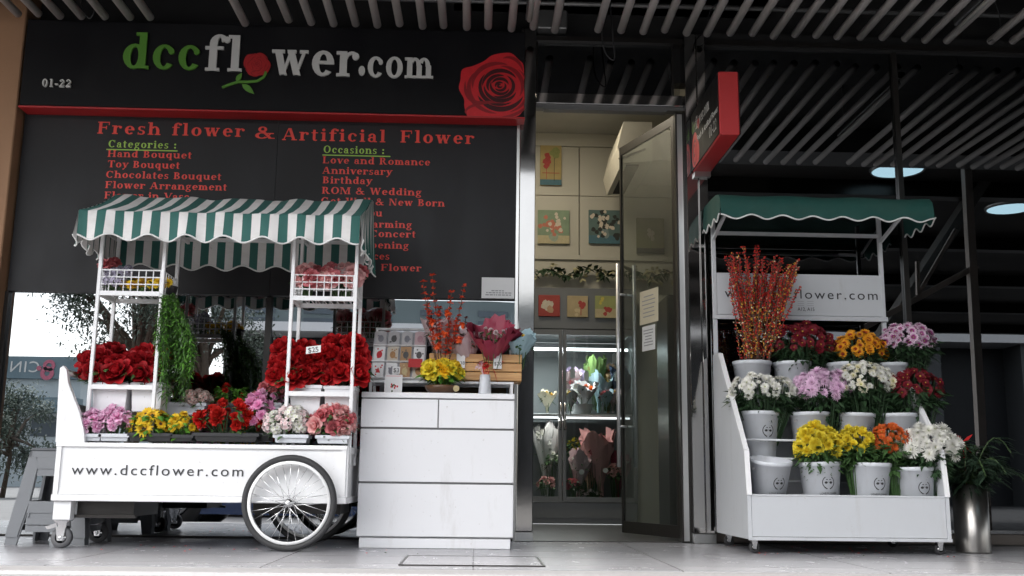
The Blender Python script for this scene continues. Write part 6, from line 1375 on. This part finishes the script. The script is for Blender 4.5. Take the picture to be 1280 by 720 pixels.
# steel planter with dark palm leaves
py_ = -.58; c = G(1216, 690); c = Vector((PX(1215, 660, py_), py_, 0)); pr_ = 20.5*K(py_); ph_ = PZ(1215, 606, py_)
t = thing('steel_planter', 'tall cylindrical steel planter with dark palm leaves beside the flower stand', 'planter', c)
MB().lathe([(pr_*.98, .001), (pr_, .008), (pr_, ph_), (pr_*.95, ph_), (pr_*.95, ph_-.04)], (c.x, c.y, 0), 40, cap=(True, True)).build('pot', mat('planter_steel', (.32,.305,.29), .3, 1, .1, 5), t, True)
q = MB(); rr = random.Random(17); v = MB()
for f in range(26):
    a = 2*math.pi*f/26+rr.uniform(-.2,.2); out = Vector((math.cos(a), math.sin(a)*.8, 0)); L = rr.uniform(.16,.27); el = rr.uniform(.1,.9); pts = []
    for i in range(9):
        u = i/8; pts.append(c+Vector((0,0,ph_-.03))+out*L*u*(1.1-.2*el)+Vector((0,0,(.12+.2*el)*math.sin(u*2.0)*1.1-.10*u*u)))
    v.tube(pts, .003, 5)
    sd = out.cross(Vector((0,0,1)))
    for i in range(1, 9):
        for s in (-1, 1):
            for e in (0, .5): leaf(q, pts[i].lerp(pts[i-1], e), out*.6+sd*s*rr.uniform(.6,1)+Vector((0,0,rr.uniform(-.4,.2))), rr.uniform(.08,.13)*(1.1-.5*i/8), .017, rr, 0, .25)
palm_m = mat('palm_leaf', (.018,.035,.02), .4, 0, .4, 20)
q.build('foliage', palm_m, t); v.build('stems', stemm, t)
c2 = P(1203, 552, py_-.02); q = MB()
for s in (-1, 1):
    leaf(q, c2, (s, -.3, .9), .07, .045, random.Random(1), 0, .1); leaf(q, c2, (s*.7, -.3, -1), .07, .03, random.Random(2), 0, .1)
q.tube([c2, Vector((c.x-.01, c.y, ph_-.02))], .003, 5)
o = q.build('ribbon_bow', w_red); tag(o, 'red ribbon bow on a stick among the dark palm leaves', 'bow')
# floor grate
a = G(502, 705.5, .004); b = G(676, 705, .004); y0, y1 = a.y, G(560, 695, .004).y
o = thing('floor_hatch', 'rectangular tiled floor hatch with a dark metal rim in front of the drawers', 'hatch', ((a.x+b.x)/2, (y0+y1)/2, 0))
MB().box(a.x, b.x, y0, y1, .0005, .004).build('lid', floor_m, o)
q = MB(); w_ = .012
q.box(a.x-w_, b.x+w_, y0-w_, y0-.001, .0006, .005).box(a.x-w_, b.x+w_, y1+.001, y1+w_, .0006, .005).box(a.x-w_, a.x-.001, y0, y1, .0006, .005).box(b.x+.001, b.x+w_, y0, y1, .0006, .005)
q.build('rim', darkframe, o)
q = MB(); rr = random.Random(33)
for i in range(70):
    x, y = (rr.uniform(X0, X1+.1), rr.uniform(SF-.12, SB)) if i < 48 else (rr.uniform(-2.0, 0), rr.uniform(-1.1, -.6)); a = rr.uniform(0, 6.28); L = rr.uniform(.008, .018)
    d = Vector((math.cos(a), math.sin(a), 0)); n_ = Vector((-d.y, d.x, 0)); p = Vector((x, y, .0015)); q.add([p, p+d*L*.5+n_*L*.3+Vector((0,0,.003)), p+d*L, p+d*L*.5-n_*L*.3+Vector((0,0,.002))], [(0,1,2,3)], i % 3)
o = q.build('fallen_petals', [redtxt, leafm, roseA]); tag(o, 'fallen petals and leaf bits scattered on the walkway tiles', 'petals', kind='stuff')
# ------------------------------------------------------------------ the street behind the camera (seen in the glass)
def MP(px, py, D):                       # point whose mirror image in the glass stands at that pixel, D metres beyond it
    p = P(px, py, D); return Vector((p.x, -D, p.z))
cin_w = mat('pale_blue_render', (.50,.56,.58), .7, 0, .08, .3); cin_b = mat('slate_band', (.13,.19,.22), .6, 0, .15, .4); bwin = mat('building_window', (.06,.08,.10), .2, 0, .3, .5)
D = 45; zt = MP(50, 446, D).z; zs = MP(50, 474, D).z; xr = MP(104, 450, D).x
b = thing('cinema_building', 'pale blue cinema building with a slate sign band across the street', 'building', (xr-12, -D-6, -.30))
MB().box(xr-26, xr, -D-14, -D, -.30, zs).build('wall', cin_w, b); MB().box(xr-26, xr+.3, -D-14, -D+.3, zs+.01, zt).build('sign_band', cin_b, b)
q = MB(); wz0, wz1 = MP(50, 545, D).z, MP(50, 522, D).z
for k in range(9): q.box(xr-2.2-2.6*k, xr-.7-2.6*k, -D+.02, -D+.08, wz0, wz1)
q.build('window', bwin, b); MB().box(xr-26, xr+.2, -D+.081, -D+1.2, wz1+.2, wz1+.9).build('awning', cin_b, b)
a = MP(52, 466, D); hgt = MP(52, 452, D).z-a.z
sans('CINEMA', 'lettering', signwhite, b, (a.x, -D+.33, a.z), hgt/.7, ex=(-1,0,0), ez=(0,0,1), space=1.1)
c = MP(60, 461, D); q = MB()
for ox, oz, r0, r1 in ((.16, .13, .14, .30), (.10, -.24, .14, .34), (-.32, .0, .0, .12)):
    for i in range(14):
        A, B_ = 2*math.pi*i/14, 2*math.pi*(i+1)/14; q.prism([(c.x+ox+r*math.cos(t_), -D+.36, c.z+oz+r*math.sin(t_)) for r, t_ in ((r0, A), (r1, A), (r1, B_), (r0, B_))], (0,-.04,0))
q.build('emblem', mat('pink_sign', (.45,.10,.16), .5), b)
teal = mat('teal_cladding', (.13,.165,.17), .6, 0, .1, .5)
D = 25; xa, xb = MP(262, 420, D).x, MP(1320, 420, D).x; zl0, zl1 = MP(500, 420, D).z, MP(500, 409, D).z
b = thing('office_building', 'long grey teal office block with a white ledge across the street', 'building', ((xa+xb)/2, -D-5, -.30))
MB().box(xa, xb, -D-12, -D, zl1, MP(560, 376, 25).z).build('wall', teal, b)
MB().box(xa-.2, xb, -D-11, -D+.8, zl0, zl1-.005).build('ledge', white, b)
MB().box(xa+.3, xb, -D-11, -D-.6, -.30, zl0-.005).build('ground_floor', mat('dark_shopfronts', (.022,.024,.028), .6, 0, .4, .6), b)
q = MB()
for k in range(9): x = xa+.6+k*(xb-xa-2)/8; q.box(x, x+.5, -D-.59, -D+.5, -.30, zl0-.005)
q.build('column', mat('grey_column', (.09,.095,.10), .6), b)
q = MB()
for j in range(2):
    for k in range(14): x = xa+1.0+k*(xb-xa-3)/13; q.box(x, x+.9, -D+.005, -D+.04, 4.85+j*.3, 5.02+j*.3)
q.build('window', bwin, b)
# covered drop-off on the right
struct('driveway', MB().box(1.9, 24, -38, EDGE-.02, -.5, -.292), mat('dark_driveway', (.045,.045,.046), .8, 0, .3, 3, .2, 80))
CX0 = MP(893, 300, 3).x
cp = thing('canopy', 'dark flat canopy roof over the drop-off area to the right of the shop', 'canopy', (CX0+6, -8, 3.3))
MB().box(CX0, CX0+14, -14.2, -3.0, 3.32, 3.6).build('roof', mat('canopy_soffit', (.05,.046,.043), .6, 0, .3, 2), cp)
q = MB()
for k in range(5): y = -4.0-2.3*k; q.box(CX0+.02, CX0+14, y-.08, y+.08, 3.16, 3.318)
q.build('beam', darkframe, cp)
skyglow_m = emit('skylight_glow', (.50,.74,.84), 1.0)  # discs glow in place of sky seen through round openings
for px, py, lab in ((1123, 212, 'round pale blue glowing disc for a sky opening in the canopy soffit, nearer the shop'), (1264, 260, 'round pale blue glowing disc for a sky opening further out in the canopy soffit')):
    d = ray(px, py); tt = (3.30-CAM.z)/d.z; p = CAM+d*tt; p = Vector((p.x, -p.y, 3.30)); print('LAMP', p)
    t = thing('skylight_disc', lab, 'lamp', p); MB().lathe([(.235, .0), (.25, -.012), (.26, 0.018)], p, 32).build('rim', steel_b, t, True); MB().lathe([(.001, -.004), (.233, -.004)], p, 32).build('diffuser', skyglow_m, t)
grey_st = mat('grey_steelwork', (.55,.49,.45), .5, 0, .1, 4)
t = thing('canopy_post', 'slanted grey steel canopy post with diagonal braces at the drop-off', 'post', MP(1232, 650, 3)); t.location.z = -.30
pa, pb = MP(1216, 300, 3), MP(1236, 690, 3); pb.z = -.30; q = MB().bar(pb, (pa.x, -3, 3.31), .07); q.build('post', grey_st, t)
q = MB(); q.bar(MP(1080, 410, 3), MP(1222, 332, 3), .05); q.bar(MP(1150, 366, 3), MP(1196, 286, 3), .03); q.bar(MP(1148, 326, 3), MP(1149, 368, 3), .03); q.build('brace', grey_st, t)
q = MB(); q.bar(MP(1095, 433, 4), MP(1236, 215, 4), .22, .10); q.build('rafter', mat('dark_rafter', (.22,.21,.20), .6), t)
# trees
def tree(x, y, h, cr, lab, seed, n=2600, lsz=.16, lo=.5):
    rr = random.Random(seed); t = thing('street_tree', lab, 'tree', (x, y, -.30), 'trees across the car park'); q = MB(); q.tube([(x, y, -.30), (x+.1, y, h*.3), (x+.05, y+.1, h*.55)], [h*.03, h*.022, h*.014], 8); cl = []
    for i in range(16):
        a = rr.uniform(0, 6.28); e = Vector((x+math.cos(a)*cr*rr.uniform(.3,.85), y+math.sin(a)*cr*rr.uniform(.3,.85), h*rr.uniform(lo,.95))); q.tube([(x+.07, y+.05, h*rr.uniform(.28,.5)), ((x+e.x)/2, (y+e.y)/2, (h*.45+e.z)/2+.15), e], [.06, .04, .015], 6); cl.append((e, cr*rr.uniform(.25,.45)))
    q.build('trunk', bark, t, True); f = MB()
    for i in range(n):
        e, r_ = cl[i % 16]; p = e+Vector((rr.gauss(0,.5), rr.gauss(0,.5), rr.gauss(0,.42)))*r_; leaf(f, p, (rr.uniform(-1,1), rr.uniform(-1,1), rr.uniform(-1,.6)), lsz*rr.uniform(.6,1.3), lsz*.5, rr)
    f.build('crown', leaf_t, t)
p = MP(165, 480, 13); tree(p.x, p.y, 5.4, 1.6, 'leafy tree across the car park, reflected behind the roses', 1, 12000, .085)
p = MP(250, 480, 16); tree(p.x, p.y, 5.8, 1.3, 'darker leafy tree across the car park, reflected beside the hanging greenery', 2, 9000, .09)
p = MP(8, 560, 22); tree(p.x, p.y, 2.5, 1.3, 'low bushy tree across the car park, reflected above the grey stool', 3, 7000, .11, .15)
# parked cars
def car(x, y, paint, lab, rot=0):
    t = thing('parked_car', lab, 'car', (x, y, -.30), 'cars parked in front of the shops'); prof = [(-2.1,.2),(-2.12,.62),(-1.95,.78),(-1.2,.88),(-.55,1.36),(.75,1.40),(1.45,.98),(2.05,.90),(2.12,.6),(2.08,.18)]
    q = MB(); z = -.30; W = .82
    def pp(a, w_): return [(x+px_, y+w_, z+pz_) for px_, pz_ in a]
    n = len(prof); ring = []
    for w_, s in ((-W, .0), (-W+.08, .04), (W-.08, .04), (W, .0)): ring.append([(x+px_*(1 if s else .99), y+(w_*(1 if pz_ < .9 else .84)), z+pz_+(s if pz_ > .6 else 0)) for px_, pz_ in prof])
    vs = sum(ring, []); fs = [(k*n+i, k*n+i+1, (k+1)*n+i+1, (k+1)*n+i) for k in range(3) for i in range(n-1)] + [tuple(range(n)), tuple(range(3*n, 4*n))[::-1], (0, n, 2*n, 3*n, 4*n-1, 3*n-1, 2*n-1, n-1)]
    q.add(vs, fs); q.build('body', paint, t, False)
    g = MB()
    for s in (-1, 1): g.prism([(x+a, y+s*W*(.86 if b_ > 1 else .985)+s*.012, z+b_) for a, b_ in ((-1.05,.93),(-.5,1.32),(.7,1.35),(1.25,.97))], (0, -s*.008, 0))
    g.build('window', bwin, t)
    for a in (-1.35, 1.35):
        for s in (-1, 1):
            w_ = MB().lathe([(.15,-.1),(.29,-.1),(.31,-.07),(.31,.07),(.29,.1),(.15,.1)], (x+a, y+s*.74, z+.312), 24, axis='y').build('wheel', rubber, t, True); MB().lathe([(.001,-.10),(.15,-.095),(.15,.095),(.001,.10)], (x+a, y+s*.74, z+.312), 16, axis='y').build('rim', chrome, w_, True)
    for s in (-1, 1): MB().box(x-2.115, x-2.0, y+s*.62-.14, y+s*.62+.14, z+.62, z+.74, bev=.02).build('headlight', chrome, t)
    return t
for x, y, col, lab in ((-2.1, -7.25, (.03,.07,.20), 'dark blue parked car nearest the walkway, reflected under the flower cart'), (-4.2, -11.5, (.30,.02,.02), 'dark red parked car further out behind the blue one')):
    car(x, y, mat('car_paint', col, .2, .3, .05, 3, coat=.8), lab)
